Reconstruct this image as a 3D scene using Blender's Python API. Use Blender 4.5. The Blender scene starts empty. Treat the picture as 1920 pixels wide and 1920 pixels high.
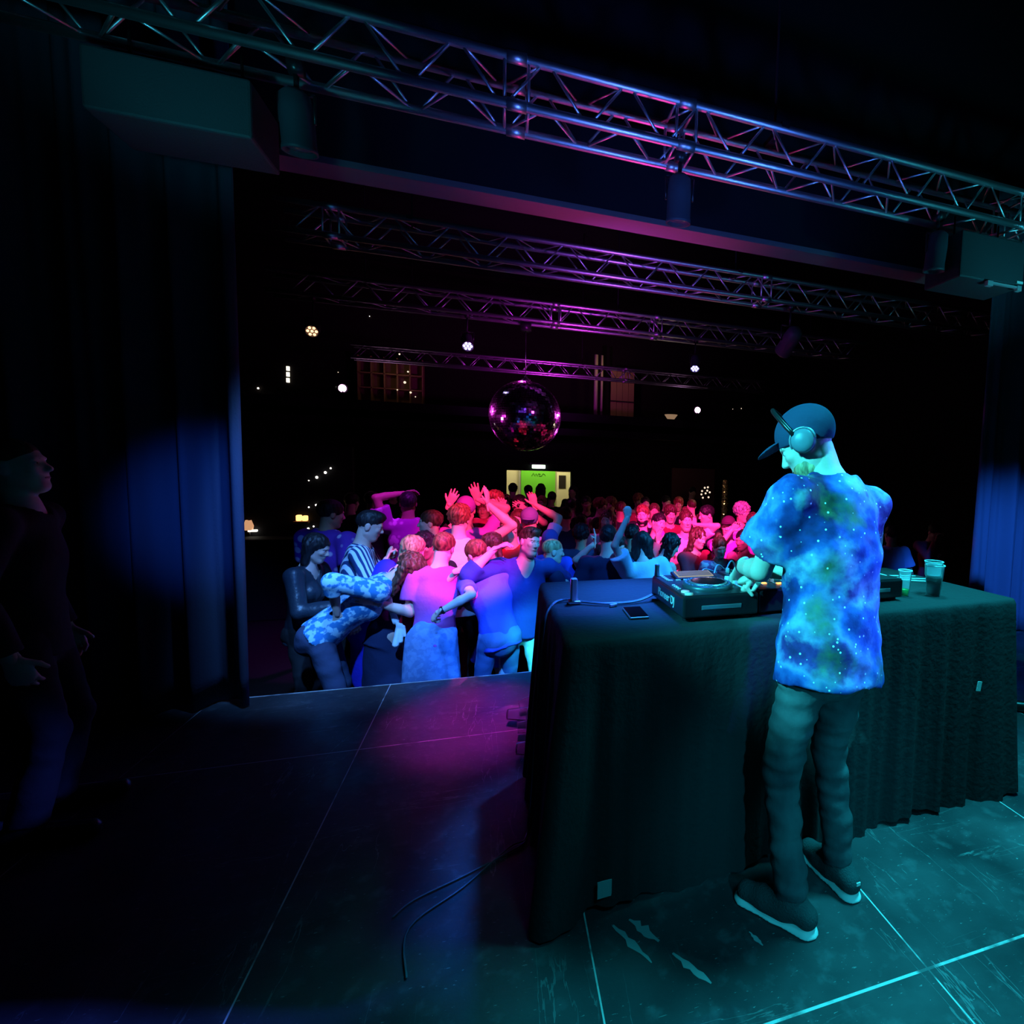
import bpy, bmesh, math, random
import numpy as np
from mathutils import Vector, Matrix
random.seed(7); rng = np.random.RandomState(7)
sc = bpy.context.scene
COL = sc.collection
PI = math.pi
S = 0.64            # top of the stage above the hall floor
CAM_Z = 2.19
FZ = -0.06          # hall floor

# ------------------------------------------------------------------ camera, world, exposure
YAW, PITCH, ROLL = (math.radians(a) for a in (19.02, 4.65, 1.745))
FPX, CX, CY = 1000.0, 1280.0, 960.0
C0 = Vector((0, 0, CAM_Z))
_cy, _sy, _cp, _sp = math.cos(YAW), math.sin(YAW), math.cos(PITCH), math.sin(PITCH)
FW = Vector((_sy * _cp, _cy * _cp, -_sp))
_rt = Vector((_cy, -_sy, 0)); _up = _rt.cross(FW)
RT = _rt * math.cos(ROLL) + _up * math.sin(ROLL)
UP = _up * math.cos(ROLL) - _rt * math.sin(ROLL)
cd = bpy.data.cameras.new('camera'); cam = bpy.data.objects.new('camera', cd); COL.objects.link(cam)
cam.matrix_world = Matrix((RT, UP, -FW)).transposed().to_4x4(); cam.location = C0
cd.sensor_width = 36; cd.sensor_fit = 'HORIZONTAL'; cd.lens = 36 * FPX / 1920
cd.shift_x = -(CX - 960) / 1920; cd.clip_start = 0.05; cd.clip_end = 100
sc.camera = cam
w = bpy.data.worlds.new('world'); sc.world = w; w.use_nodes = True
w.node_tree.nodes['Background'].inputs[0].default_value = (0.1, 0.12, 0.2, 1)
w.node_tree.nodes['Background'].inputs[1].default_value = 0.0006
vs = sc.view_settings; vs.view_transform = 'Standard'; vs.look = 'None'; vs.gamma = 1; vs.use_curve_mapping = False
vs.exposure = 0.0


def ray(px, py): return FW + RT * ((px - CX) / FPX) - UP * ((py - CY) / FPX)
def at(px, py, Y):
    d = ray(px, py); return C0 + d * (Y / d.y)
def atz(px, py, z):
    d = ray(px, py); return C0 + d * ((z - CAM_Z) / d.z)


# ------------------------------------------------------------------ stage lights (spots over stage and hall, some of them added fills)
def spot(loc, aim, color, watt, size_deg, blend=0.4, rad=0.06, spec=1.0):
    l = bpy.data.lights.new('spot_light', 'SPOT'); l.color = color; l.energy = watt
    l.spot_size = math.radians(size_deg); l.spot_blend = blend; l.shadow_soft_size = rad
    l.specular_factor = spec
    o = bpy.data.objects.new('spot_light', l); COL.objects.link(o)
    o.location = loc
    o.rotation_euler = (Vector(aim) - Vector(loc)).to_track_quat('-Z', 'Y').to_euler()
    return o

TEAL = (0.03, 0.85, 0.80); BLUE = (0.02, 0.12, 1.0); CYAN = (0.03, 0.42, 1.0)
MAG = (1.0, 0.02, 0.55); PINK = (1.0, 0.03, 0.22); VIO = (0.35, 0.03, 1.0)
LIGHTS = [
    # on the stage
    ((-2.6, 0.5, 4.1), (1.0, 1.62, 1.92), (0.035, 0.72, 0.86), 2300, 17, 0.6),      # cyan from the left onto the dj
    ((2.25, 1.50, 4.5), (2.0, 0.9, 0.64), (0.02, 0.64, 0.80), 1200, 74, 0.8, 0.35),  # teal from overhead, stage floor right
    ((1.2, -0.9, 4.3), (0.95, 0.9, 0.64), (0.02, 0.6, 0.85), 150, 50, 1.0, 0.4),  # teal fill added for the floor left of the dj
    ((2.1, 2.5, 4.3), (2.0, 2.25, 1.61), (0.02, 0.62, 0.75), 520, 32, 0.9, 0.2),        # teal from overhead, added to brighten the right tabletop
    ((0.7, -2.4, 3.0), (1.15, 1.5, 0.95), (0.02, 0.55, 0.8), 330, 19, 0.8),        # soft teal on the back of the dj
    ((4.4, 0.8, 3.5), (1.15, 1.55, 1.92), (0.06, 0.12, 1.0), 1700, 14, 0.5),        # blue from the right onto the dj
    ((1.0, 3.1, 3.9), (0.60, 2.40, 1.61), (0.02, 0.17, 1.0), 3600, 22, 1.0, 0.2),  # blue backlight on the tabletop
    ((-1.7, 1.3, 3.0), (0.62, 2.0, 1.66), (0.03, 0.5, 0.9), 260, 9, 0.8),        # cyan fill added to light the player's side lettering
    ((0.0, 5.3, 4.0), (-0.16, 3.40, 0.64), (0.85, 0.03, 0.8), 720, 17, 1.0),        # magenta pool on the stage front
    ((0.6, -1.0, 3.9), (-1.60, 4.0, 1.85), (0.02, 0.15, 1.0), 950, 11, 1.0),       # blue on the left curtain
    ((2.2, 0.5, 4.0), (4.9, 4.0, 1.2), (0.02, 0.2, 1.0), 2600, 22, 1.0),        # blue on the right curtain
    # onto the crowd
    ((-0.93, 3.25, 3.6), (-0.95, 4.9, 0.7), (0.10, 0.34, 1.0), 420, 50, 0.7),
    ((-0.9, 1.6, 3.95), (-0.95, 4.6, 1.0), (0.10, 0.36, 1.0), 1000, 19, 0.7),
    ((1.02, 3.25, 3.6), (0.7, 4.7, 0.9), (0.02, 0.26, 1.0), 260, 60, 0.8),
    ((0.3, 1.2, 3.95), (-0.05, 4.5, 0.72), (0.03, 0.22, 1.0), 1500, 15, 0.7),
    ((2.98, 3.25, 3.6), (1.5, 4.9, 1.35), CYAN, 650, 26, 0.6),
    ((1.0, 1.9, 3.95), (0.42, 4.6, 1.55), CYAN, 500, 8, 0.7),
    ((1.1, 1.9, 3.95), (-0.30, 4.7, 1.38), MAG, 2300, 14, 0.35),
    ((0.55, 1.9, 3.95), (-0.05, 5.7, 1.75), PINK, 3000, 16, 0.5),
    ((1.4, 1.9, 3.95), (2.35, 6.4, 1.5), (1.0, 0.03, 0.36), 4600, 22, 0.5),
    ((-0.4, 5.2, 3.9), (-1.4, 6.5, 1.5), (0.6, 0.02, 1.0), 420, 34, 0.8),
    ((0.2, 0.6, 4.05), (0.36, 4.5, 0.72), TEAL, 2000, 8, 0.6),        # teal on the white trousers
    # truss washes
    ((0.4, 2.2, 3.0), (0.4, 3.2, 4.2), (0.08, 0.2, 1.0), 66, 95, 1.0),
    ((1.8, 2.2, 3.0), (1.8, 3.2, 4.2), (0.06, 0.2, 1.0), 66, 95, 1.0),
    ((-1.25, 2.1, 3.1), (-1.3, 3.1, 4.05), (0.04, 0.45, .6), 40, 66, 1.0),
    ((3.6, 2.1, 3.0), (3.6, 3.1, 4.1), (0.04, 0.55, .7), 60, 90, 1.0),
    ((0.4, 4.0, 3.0), (1.4, 5.4, 4.2), (0.45, 0.08, 1.0), 100, 90, 1.0),
    ((0.8, 6.0, 3.0), (0.6, 7.4, 4.2), (0.9, 0.04, 1.0), 90, 110, 1.0),
    ((0.6, 10.0, 3.0), (0.6, 11.5, 4.2), (0.9, 0.04, 1.0), 150, 110, 1.0),
    ((0.95, 4.5, 2.5), (0.95, 4.14, 4.0), (1.0, 0.04, .38), 75, 86, 1.0),      # added upward spot standing in for pink bounce under the header
]
for a in LIGHTS: spot(*a)

# ------------------------------------------------------------------ materials
MATS = {}
def mat(name, color=(0.5, 0.5, 0.5), rough=0.7, metal=0.0, emit=None, estr=0.0, alpha=None, trans=0.0, ior=1.45, bump=0.0, bscale=60, spec=0.5):
    if name in MATS: return MATS[name]
    m = bpy.data.materials.new(name); m.use_nodes = True
    nt = m.node_tree; b = nt.nodes['Principled BSDF']
    b.inputs['Base Color'].default_value = (*color, 1); b.inputs['Roughness'].default_value = rough
    b.inputs['Metallic'].default_value = metal; b.inputs['IOR'].default_value = ior
    b.inputs['Transmission Weight'].default_value = trans
    b.inputs['Specular IOR Level'].default_value = spec
    if emit: b.inputs['Emission Color'].default_value = (*emit, 1); b.inputs['Emission Strength'].default_value = estr
    if bump:
        tc = nt.nodes.new('ShaderNodeTexCoord'); n = nt.nodes.new('ShaderNodeTexNoise'); n.inputs['Scale'].default_value = bscale
        n.inputs['Detail'].default_value = 4
        bp = nt.nodes.new('ShaderNodeBump'); bp.inputs['Strength'].default_value = bump; bp.inputs['Distance'].default_value = 0.01
        nt.links.new(tc.outputs['Object'], n.inputs['Vector']); nt.links.new(n.outputs['Fac'], bp.inputs['Height'])
        nt.links.new(bp.outputs['Normal'], b.inputs['Normal'])
    MATS[name] = m
    return m

def nodes(m): return m.node_tree, m.node_tree.nodes['Principled BSDF']
def ramp(nt, fac, stops, interp='LINEAR'):
    r = nt.nodes.new('ShaderNodeValToRGB'); r.color_ramp.interpolation = interp
    e = r.color_ramp.elements
    while len(e) < len(stops): e.new(0.5)
    for i, (p, c) in enumerate(stops): e[i].position = p; e[i].color = (*c, 1)
    nt.links.new(fac, r.inputs['Fac']); return r.outputs['Color']
def texnoise(nt, scale, detail=4, stretch=None, w=0.0):
    tc = nt.nodes.new('ShaderNodeTexCoord'); mp = nt.nodes.new('ShaderNodeMapping')
    if stretch: mp.inputs['Scale'].default_value = stretch
    mp.inputs['Location'].default_value = (w, w * 1.7, -w)
    n = nt.nodes.new('ShaderNodeTexNoise'); n.inputs['Scale'].default_value = scale; n.inputs['Detail'].default_value = detail
    nt.links.new(tc.outputs['Object'], mp.inputs['Vector']); nt.links.new(mp.outputs['Vector'], n.inputs['Vector'])
    return n.outputs['Fac']
def mixc(nt, fac, a, b, mode='MIX'):
    x = nt.nodes.new('ShaderNodeMix'); x.data_type = 'RGBA'; x.blend_type = mode
    for s, v in ((0, fac), (6, a), (7, b)):
        if isinstance(v, (int, float)): x.inputs[s].default_value = v
        elif isinstance(v, tuple): x.inputs[s].default_value = (*v, 1)
        else: nt.links.new(v, x.inputs[s])
    return x.outputs[2]
def math_(nt, op, a, b=None, clamp=False):
    x = nt.nodes.new('ShaderNodeMath'); x.operation = op; x.use_clamp = clamp
    for s, v in ((0, a), (1, b)):
        if v is None: continue
        if isinstance(v, (int, float)): x.inputs[s].default_value = v
        else: nt.links.new(v, x.inputs[s])
    return x.outputs[0]

def fabric(name, color, bump=0.35):
    return mat('fabric_' + name, color, 0.85, bump=bump, bscale=28, spec=0.25)

def fabric_pattern(name, kind, a, b):
    if 'pat_' + name in MATS: return MATS['pat_' + name]
    m = mat('pat_' + name, a, 0.85, bump=0.3, bscale=28, spec=0.2); nt, bs = nodes(m)
    if kind == 'stripe':
        tc = nt.nodes.new('ShaderNodeTexCoord'); wv = nt.nodes.new('ShaderNodeTexWave'); wv.wave_type = 'BANDS'; wv.bands_direction = 'DIAGONAL'
        mp = nt.nodes.new('ShaderNodeMapping'); mp.inputs['Scale'].default_value = (1.0, 1.0, 0.25)
        wv.inputs['Scale'].default_value = 13; wv.inputs['Distortion'].default_value = 1.2; wv.inputs['Detail'].default_value = 1
        nt.links.new(tc.outputs['Object'], mp.inputs['Vector']); nt.links.new(mp.outputs['Vector'], wv.inputs['Vector'])
        f = wv.outputs['Fac']; c = ramp(nt, f, ((0.35, a), (0.55, b)))
    elif kind == 'flower':
        v = texnoise(nt, 22, 2); c = ramp(nt, v, ((0.46, a), (0.54, b)))
    else:   # spots
        tc = nt.nodes.new('ShaderNodeTexCoord'); v = nt.nodes.new('ShaderNodeTexVoronoi'); v.inputs['Scale'].default_value = 9
        nt.links.new(tc.outputs['Object'], v.inputs['Vector']); c = ramp(nt, v.outputs['Distance'], ((0.25, b), (0.33, a)))
    nt.links.new(c, bs.inputs['Base Color']); return m

SKIN = {}
def skin(t):
    c = {'fair': (0.72, 0.5, 0.42), 'mid': (0.55, 0.36, 0.27), 'tan': (0.4, 0.25, 0.17), 'dark': (0.16, 0.09, 0.06)}[t]
    return mat('skin_' + t, c, 0.5, bump=0.08, bscale=120, spec=0.35)
def hairm(t):
    c = {'black': (0.012, 0.01, 0.012), 'brown': (0.07, 0.035, 0.02), 'auburn': (0.2, 0.07, 0.04), 'blond': (0.42, 0.3, 0.16), 'grey': (0.3, 0.28, 0.3)}[t]
    m = mat('hair_' + t, c, 0.5, spec=0.4)
    if not m.get('done'):
        m['done'] = 1; nt, b = nodes(m)
        f = texnoise(nt, 60, 3, (1, 1, 0.15)); cc = ramp(nt, f, ((0.35, tuple(x * 0.45 for x in c)), (0.65, tuple(min(1, x * 1.6) for x in c))))
        nt.links.new(cc, b.inputs['Base Color'])
        bp = nt.nodes.new('ShaderNodeBump'); bp.inputs['Strength'].default_value = 0.8; bp.inputs['Distance'].default_value = 0.01
        nt.links.new(f, bp.inputs['Height']); nt.links.new(bp.outputs['Normal'], b.inputs['Normal'])
    return m
M_EYE = mat('eye_white', (0.7, 0.7, 0.7), 0.3); M_IRIS = mat('eye_iris', (0.02, 0.015, 0.01), 0.25)
M_BROW = mat('eyebrow', (0.03, 0.02, 0.015), 0.8); M_LIP = mat('lips', (0.45, 0.18, 0.16), 0.5)
M_BLACK = mat('matt_black', (0.008, 0.008, 0.01), 0.9, spec=0.1)
M_PLASTIC = mat('black_plastic', (0.012, 0.012, 0.014), 0.32)
M_CHROME = mat('chrome', (0.75, 0.75, 0.78), 0.25, 1.0)
M_ALU = mat('aluminium', (0.62, 0.64, 0.68), 0.42, 1.0, bump=0.15, bscale=20)
M_WHITE = mat('white_plastic', (0.75, 0.75, 0.72), 0.5)
M_CABLE = mat('cable_rubber', (0.02, 0.02, 0.025), 0.45)

# ------------------------------------------------------------------ object helpers
def link(name, me, parent=None, mats=()):
    o = bpy.data.objects.new(name, me); COL.objects.link(o)
    for m in mats: me.materials.append(m)
    if parent: o.parent = parent
    return o
def tag(o, label, cat, group=None, kind=None):
    o['label'] = label; o['category'] = cat
    if group: o['group'] = group
    if kind: o['kind'] = kind
    return o
def empty(name, loc, label, cat, group=None, rz=0):
    o = bpy.data.objects.new(name, None); o.empty_display_size = 0.1; COL.objects.link(o)
    o.location = loc; o.rotation_euler = (0, 0, rz)
    return tag(o, label, cat, group)
def structure(o): o['kind'] = 'structure'; return o

class MB:
    """collects simple solids into one mesh"""
    def __init__(s): s.v = []; s.f = []; s.m = []; s.sm = []
    def add(s, vs_, fs, mi=0, smooth=False):
        n = len(s.v); s.v += [tuple(v) for v in vs_]; s.f += [tuple(i + n for i in f) for f in fs]
        s.m += [mi] * len(fs); s.sm += [smooth] * len(fs); return s
    def box(s, c, d, rz=0, mi=0, bev=0, rx=0, ry=0):
        bm = bmesh.new(); bmesh.ops.create_cube(bm, size=1)
        bmesh.ops.scale(bm, vec=d, verts=bm.verts)
        if bev: bmesh.ops.bevel(bm, geom=bm.edges[:], offset=bev, segments=2, affect='EDGES', profile=0.5)
        M = Matrix.Translation(c) @ Matrix.Rotation(rz, 4, 'Z') @ Matrix.Rotation(ry, 4, 'Y') @ Matrix.Rotation(rx, 4, 'X')
        bm.transform(M); bm.verts.ensure_lookup_table(); bm.verts.index_update()
        s.add([v.co for v in bm.verts], [[v.index for v in f.verts] for f in bm.faces], mi); bm.free(); return s
    def tube(s, pts, r, n=8, mi=0, caps=True, r2=None):
        pts = [Vector(p) for p in pts]; vs_ = []; fs = []
        T = (pts[1] - pts[0]).normalized(); N = T.orthogonal().normalized()
        for i, p in enumerate(pts):
            t = (pts[min(i + 1, len(pts) - 1)] - pts[max(i - 1, 0)])
            if t.length < 1e-9: t = T
            t.normalize(); N = (N - t * N.dot(t)); N = N.normalized() if N.length > 1e-6 else t.orthogonal().normalized(); B = t.cross(N)
            rr = r if r2 is None else r + (r2 - r) * i / (len(pts) - 1)
            vs_ += [p + (N * math.cos(a) + B * math.sin(a)) * rr for a in (2 * PI * k / n for k in range(n))]
        for i in range(len(pts) - 1):
            for k in range(n): fs.append((i * n + k, i * n + (k + 1) % n, (i + 1) * n + (k + 1) % n, (i + 1) * n + k))
        if caps: fs.append(tuple(range(n))[::-1]); fs.append(tuple((len(pts) - 1) * n + k for k in range(n)))
        return s.add(vs_, fs, mi, True)
    def lathe(s, prof, c=(0, 0, 0), n=24, M=None, mi=0, smooth=True):
        vs_ = []; fs = []; M = M or Matrix.Identity(4)
        for r, z in prof: vs_ += [(M @ Vector((r * math.cos(2 * PI * k / n), r * math.sin(2 * PI * k / n), z))) + Vector(c) for k in range(n)]
        for i in range(len(prof) - 1):
            for k in range(n): fs.append((i * n + k, i * n + (k + 1) % n, (i + 1) * n + (k + 1) % n, (i + 1) * n + k))
        return s.add(vs_, fs, mi, smooth)
    def build(s, name, mats, parent=None):
        me = bpy.data.meshes.new(name); me.from_pydata(s.v, [], s.f)
        me.polygons.foreach_set('material_index', s.m); me.polygons.foreach_set('use_smooth', s.sm); me.update()
        return link(name, me, parent, mats if isinstance(mats, (list, tuple)) else [mats])

def smooth_path(pts, n=8):
    pts = [Vector(p) for p in pts]; out = []
    P = [pts[0]] + pts + [pts[-1]]
    for i in range(1, len(P) - 2):
        for k in range(n):
            t = k / n
            out.append(0.5 * ((2 * P[i]) + (P[i + 1] - P[i - 1]) * t + (2 * P[i - 1] - 5 * P[i] + 4 * P[i + 1] - P[i + 2]) * t * t + (3 * P[i] - P[i - 1] - 3 * P[i + 1] + P[i + 2]) * t ** 3))
    return out + [pts[-1]]

# ------------------------------------------------------------------ signed-distance modelling (one continuous skin per mesh)
def V3(v): return np.array(v, dtype=np.float32)
def cone(a, b, ra, rb, k=0.02, flat=None, cap=None, op='add'): return dict(t='c', a=V3(a), b=V3(b), ra=ra, rb=rb, k=k, flat=flat, cap=cap, op=op)
def ell(c, r, R=None, k=0.02, op='add'): return dict(t='e', c=V3(c), r=V3(r), R=R, k=k, op=op)
def cut(p, n, k=0.0): return dict(t='p', p=V3(p), n=V3(n), op='cut')

def sdf_mesh(prims, vox, noise=None):
    lo = np.full(3, 1e9); hi = np.full(3, -1e9)
    for q in prims:
        if q['op'] != 'add': continue
        if q['t'] == 'c':
            m = max(q['ra'], q['rb']); a = np.minimum(q['a'], q['b']) - m; b = np.maximum(q['a'], q['b']) + m
        else: m = q['r'].max(); a = q['c'] - m; b = q['c'] + m
        q['bb'] = (a, b); lo = np.minimum(lo, a); hi = np.maximum(hi, b)
    lo = lo - 3 * vox; n = np.ceil((hi - lo) / vox).astype(int) + 4
    ax = [(lo[i] + vox * np.arange(n[i])).astype(np.float32) for i in range(3)]
    F = np.full(n, 0.5, np.float32)
    for q in prims:
        if q['t'] == 'p':
            d = sum((ax[i].reshape([-1 if j == i else 1 for j in range(3)]) - q['p'][i]) * q['n'][i] for i in range(3))
            F = np.maximum(F, d); continue
        if 'bb' not in q:
            if q['t'] == 'c':
                m = max(q['ra'], q['rb']); q['bb'] = (np.minimum(q['a'], q['b']) - m, np.maximum(q['a'], q['b']) + m)
            else: m = q['r'].max(); q['bb'] = (q['c'] - m, q['c'] + m)
        pad = q['k'] + 3 * vox
        i0 = np.clip(((q['bb'][0] - pad - lo) / vox).astype(int), 0, n); i1 = np.clip(((q['bb'][1] + pad - lo) / vox).astype(int) + 2, 0, n)
        if (i1 <= i0).any(): continue
        sl = tuple(slice(i0[i], i1[i]) for i in range(3))
        P = np.stack(np.meshgrid(*[ax[i][sl[i]] for i in range(3)], indexing='ij'), -1)
        if q['t'] == 'c':
            p = P - q['a']; ab = q['b'] - q['a']
            if q['flat'] is not None:
                nn, s_ = V3(q['flat'][0]), q['flat'][1]
                p2 = p + (p @ nn)[..., None] * nn * (1 / s_ - 1); ab2 = ab + nn * (ab @ nn) * (1 / s_ - 1)
            else: p2, ab2 = p, ab
            L = max(float(ab2 @ ab2), 1e-9); t = np.clip((p2 @ ab2) / L, 0, 1)
            d = np.linalg.norm(p2 - t[..., None] * ab2, axis=-1) - (q['ra'] + (q['rb'] - q['ra']) * t)
            if q['cap']:
                u = ab / np.linalg.norm(ab)
                if 'b' in q['cap']: d = np.maximum(d, p @ u - np.linalg.norm(ab))
                if 'a' in q['cap']: d = np.maximum(d, -(p @ u))
        else:
            p = P - q['c']
            if q['R'] is not None: p = p @ q['R']
            l = np.linalg.norm(p / q['r'], axis=-1); d = (l - 1) * (q['r'].min() * 0.6 + q['r'].mean() * 0.4)
        G = F[sl]; k = q['k']
        if q['op'] == 'add':
            if k > 0:
                h = np.maximum(k - np.abs(G - d), 0) / k; F[sl] = np.minimum(G, d) - h * h * k * 0.25
            else: F[sl] = np.minimum(G, d)
        else:
            d = -d; h = np.maximum(k - np.abs(G - d), 0) / max(k, 1e-6); F[sl] = np.maximum(G, d) + h * h * k * 0.25
    if noise:
        X, Y, Z = np.meshgrid(*ax, indexing='ij')
        for amp, fx, fy, fz, ph in noise: F = F + amp * np.sin(fx * X + ph + 2.1 * np.sin(0.37 * fz * Z + ph)) * np.sin(fy * Y + 1.7 * ph + 1.3 * np.sin(0.5 * fx * X)) * np.cos(fz * Z + ph * 0.6 + 0.8 * np.sin(0.6 * fy * Y))
    return surface_nets(F, lo, vox)

def surface_nets(F, lo, vox):
    for i in range(3):
        s0 = [slice(None)] * 3; s0[i] = 0; s1 = [slice(None)] * 3; s1[i] = -1
        F[tuple(s0)] = np.abs(F[tuple(s0)]) + 1e-3; F[tuple(s1)] = np.abs(F[tuple(s1)]) + 1e-3
    ins = F < 0
    nx, ny, nz = F.shape; c = (nx - 1, ny - 1, nz - 1)
    acc = np.zeros(c + (3,), np.float32); cnt = np.zeros(c, np.float32)
    corner = [(i, j, k) for i in (0, 1) for j in (0, 1) for k in (0, 1)]
    def sub(A, o): return A[o[0]:o[0] + c[0], o[1]:o[1] + c[1], o[2]:o[2] + c[2]]
    for o in corner:
        for axis in range(3):
            if o[axis]: continue
            o2 = list(o); o2[axis] = 1
            a, b = sub(F, o), sub(F, o2); m = sub(ins, o) != sub(ins, o2)
            den = np.where(m, a - b, 1); t = np.where(m, a / den, 0)
            cnt += m
            for q in range(3): acc[..., q] += np.where(m, o[q] + (t if q == axis else 0), 0)
    act = cnt > 0; idx = np.full(c, -1, np.int64); idx[act] = np.arange(act.sum())
    I = np.argwhere(act); verts = (I + acc[act] / cnt[act][:, None]) * vox + lo
    faces = []
    for axis in range(3):
        a1, a2 = (axis + 1) % 3, (axis + 2) % 3
        s0 = [slice(None)] * 3; s1 = [slice(None)] * 3; s0[axis] = slice(0, -1); s1[axis] = slice(1, None)
        m = ins[tuple(s0)] != ins[tuple(s1)]
        E = np.argwhere(m); ok = (E[:, a1] > 0) & (E[:, a2] > 0) & (E[:, a1] < F.shape[a1] - 1) & (E[:, a2] < F.shape[a2] - 1); E = E[ok]
        if not len(E): continue
        e1 = np.zeros(3, int); e1[a1] = 1; e2 = np.zeros(3, int); e2[a2] = 1
        q = np.stack([idx[tuple((E - e1 - e2).T)], idx[tuple((E - e2).T)], idx[tuple(E.T)], idx[tuple((E - e1).T)]], 1)
        flip = ~ins[tuple(E.T)]; q[flip] = q[flip][:, ::-1]; faces.append(q)
    return verts, np.concatenate(faces) if faces else np.zeros((0, 4), int)

def mesh_from(name, parts, parent, mats, base):
    """parts: list of (verts, faces, material index) -> one mesh"""
    vv, ff, mi, n = [], [], [], 0
    for v, f, m in parts:
        vv.append(np.asarray(v, np.float32)); ff.append(np.asarray(f) + n); mi += [m] * len(f); n += len(v)
    vv = np.concatenate(vv) - V3(base)
    F = np.concatenate(ff)
    me = bpy.data.meshes.new(name)
    me.vertices.add(len(vv)); me.vertices.foreach_set('co', vv.ravel())
    me.loops.add(len(F) * 4); me.loops.foreach_set('vertex_index', F.ravel().astype(np.int32))
    me.polygons.add(len(F)); me.polygons.foreach_set('loop_start', np.arange(0, len(F) * 4, 4, dtype=np.int32))
    me.polygons.foreach_set('use_smooth', np.ones(len(F), bool)); me.polygons.foreach_set('material_index', np.array(mi, np.int32))
    me.update(calc_edges=True); me.validate()
    return link(name, me, parent, mats)

def uvball(c, r, n=8):
    vs_, fs = [], []
    for i in range(n + 1):
        th = PI * i / n
        for j in range(2 * n): ph = PI * j / n; vs_.append((c[0] + r * math.sin(th) * math.cos(ph), c[1] + r * math.sin(th) * math.sin(ph), c[2] + r * math.cos(th)))
    for i in range(n):
        for j in range(2 * n): fs.append((i * 2 * n + j, (i + 1) * 2 * n + j, (i + 1) * 2 * n + (j + 1) % (2 * n), i * 2 * n + (j + 1) % (2 * n)))
    return np.array(vs_), np.array(fs)

# ------------------------------------------------------------------ people
def frame(h, p=0.0, ro=0.0):
    h, p, ro = math.radians(h), math.radians(p), math.radians(ro)
    f = V3((math.sin(h), math.cos(h), 0)); r = V3((math.cos(h), -math.sin(h), 0)); u = V3((0, 0, 1))
    f, u = f * math.cos(p) - u * math.sin(p), u * math.cos(p) + f * math.sin(p)
    r, u = r * math.cos(ro) - u * math.sin(ro), u * math.cos(ro) + r * math.sin(ro)
    return r, f, u
def unit(v): return v / max(float(np.linalg.norm(v)), 1e-9)
def ik(A, T, l1, l2, hint):
    d = T - A; L = float(np.linalg.norm(d)); L2 = min(max(L, abs(l1 - l2) + 0.02), (l1 + l2) * 0.995); u = d / max(L, 1e-6); T = A + u * L2
    a = (l1 * l1 - l2 * l2 + L2 * L2) / (2 * L2); h = math.sqrt(max(l1 * l1 - a * a, 0))
    p = unit(hint - u * float(hint @ u)); return A + u * a + p * h, T
ARM = {'down': ((.03, .02, -.31), (.3, -1, 0)), 'relaxed': ((.05, .10, -.26), (.3, -1, -.2)), 'bent': ((0, .2, -.12), (.4, -.2, -1)),
       'chest': ((-.1, .15, -.08), (.6, 0, -1)), 'up': ((.03, .06, .30), (.6, .5, 0)), 'upbent': ((.10, .08, .17), (.8, .2, -.5)),
       'face': ((-.07, .13, .05), (.6, .1, -1)), 'reach': ((.02, .29, .02), (.5, 0, -1)), 'side': ((.28, .05, .02), (0, -.4, -1))}
VOX = {0: (.010, .0036, .0036, .0075), 1: (.014, .0055, .0052, .0105), 2: (.018, .0075, .007, .014), 3: (.024, .010, .010, .019)}

def hand_prims(W, d, n, sgn, s, pose):
    d = unit(d); n = unit(n - d * float(n @ d)); t = np.cross(d, n) * sgn
    out = [cone(W - d * .03 * s, W + d * .085 * s, .025 * s, .040 * s, .01, (n, .42))]
    curl = {'open': (6, 10), 'relax': (22, 40), 'fist': (75, 95), 'grip': (45, 60), 'peace': None}[pose]
    for i, L in enumerate((.072, .08, .074, .058)):
        b = W + d * (.088 - .006 * abs(i - 1)) * s + t * (.031 - .0205 * i) * s
        c1, c2 = curl if curl else ((5, 8) if i < 2 else (80, 95))
        sp = (.16 - .11 * i) if (pose in ('open',) or curl is None and i < 2) else (.05 - .03 * i)
        def dr(a): a = math.radians(a); return unit(d * math.cos(a) + n * math.sin(a) + t * sp)
        m = b + dr(c1) * L * .52 * s; e = m + dr(c1 + c2) * L * .48 * s
        out += [cone(b - d * .015 * s, m, .0098 * s, .0088 * s, .004), cone(m, e, .0088 * s, .0072 * s, .004)]
    b = W + d * .03 * s + t * .026 * s
    td = unit(d * .75 + t * .75 + n * .25) if pose in ('open', 'relax') else unit(d * .8 + t * .3 + n * .7)
    m = b + td * .045 * s; e = m + unit(td + d * .5) * .03 * s
    return out + [cone(b, m, .013 * s, .0105 * s, .006), cone(m, e, .0105 * s, .008 * s, .004)]

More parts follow.
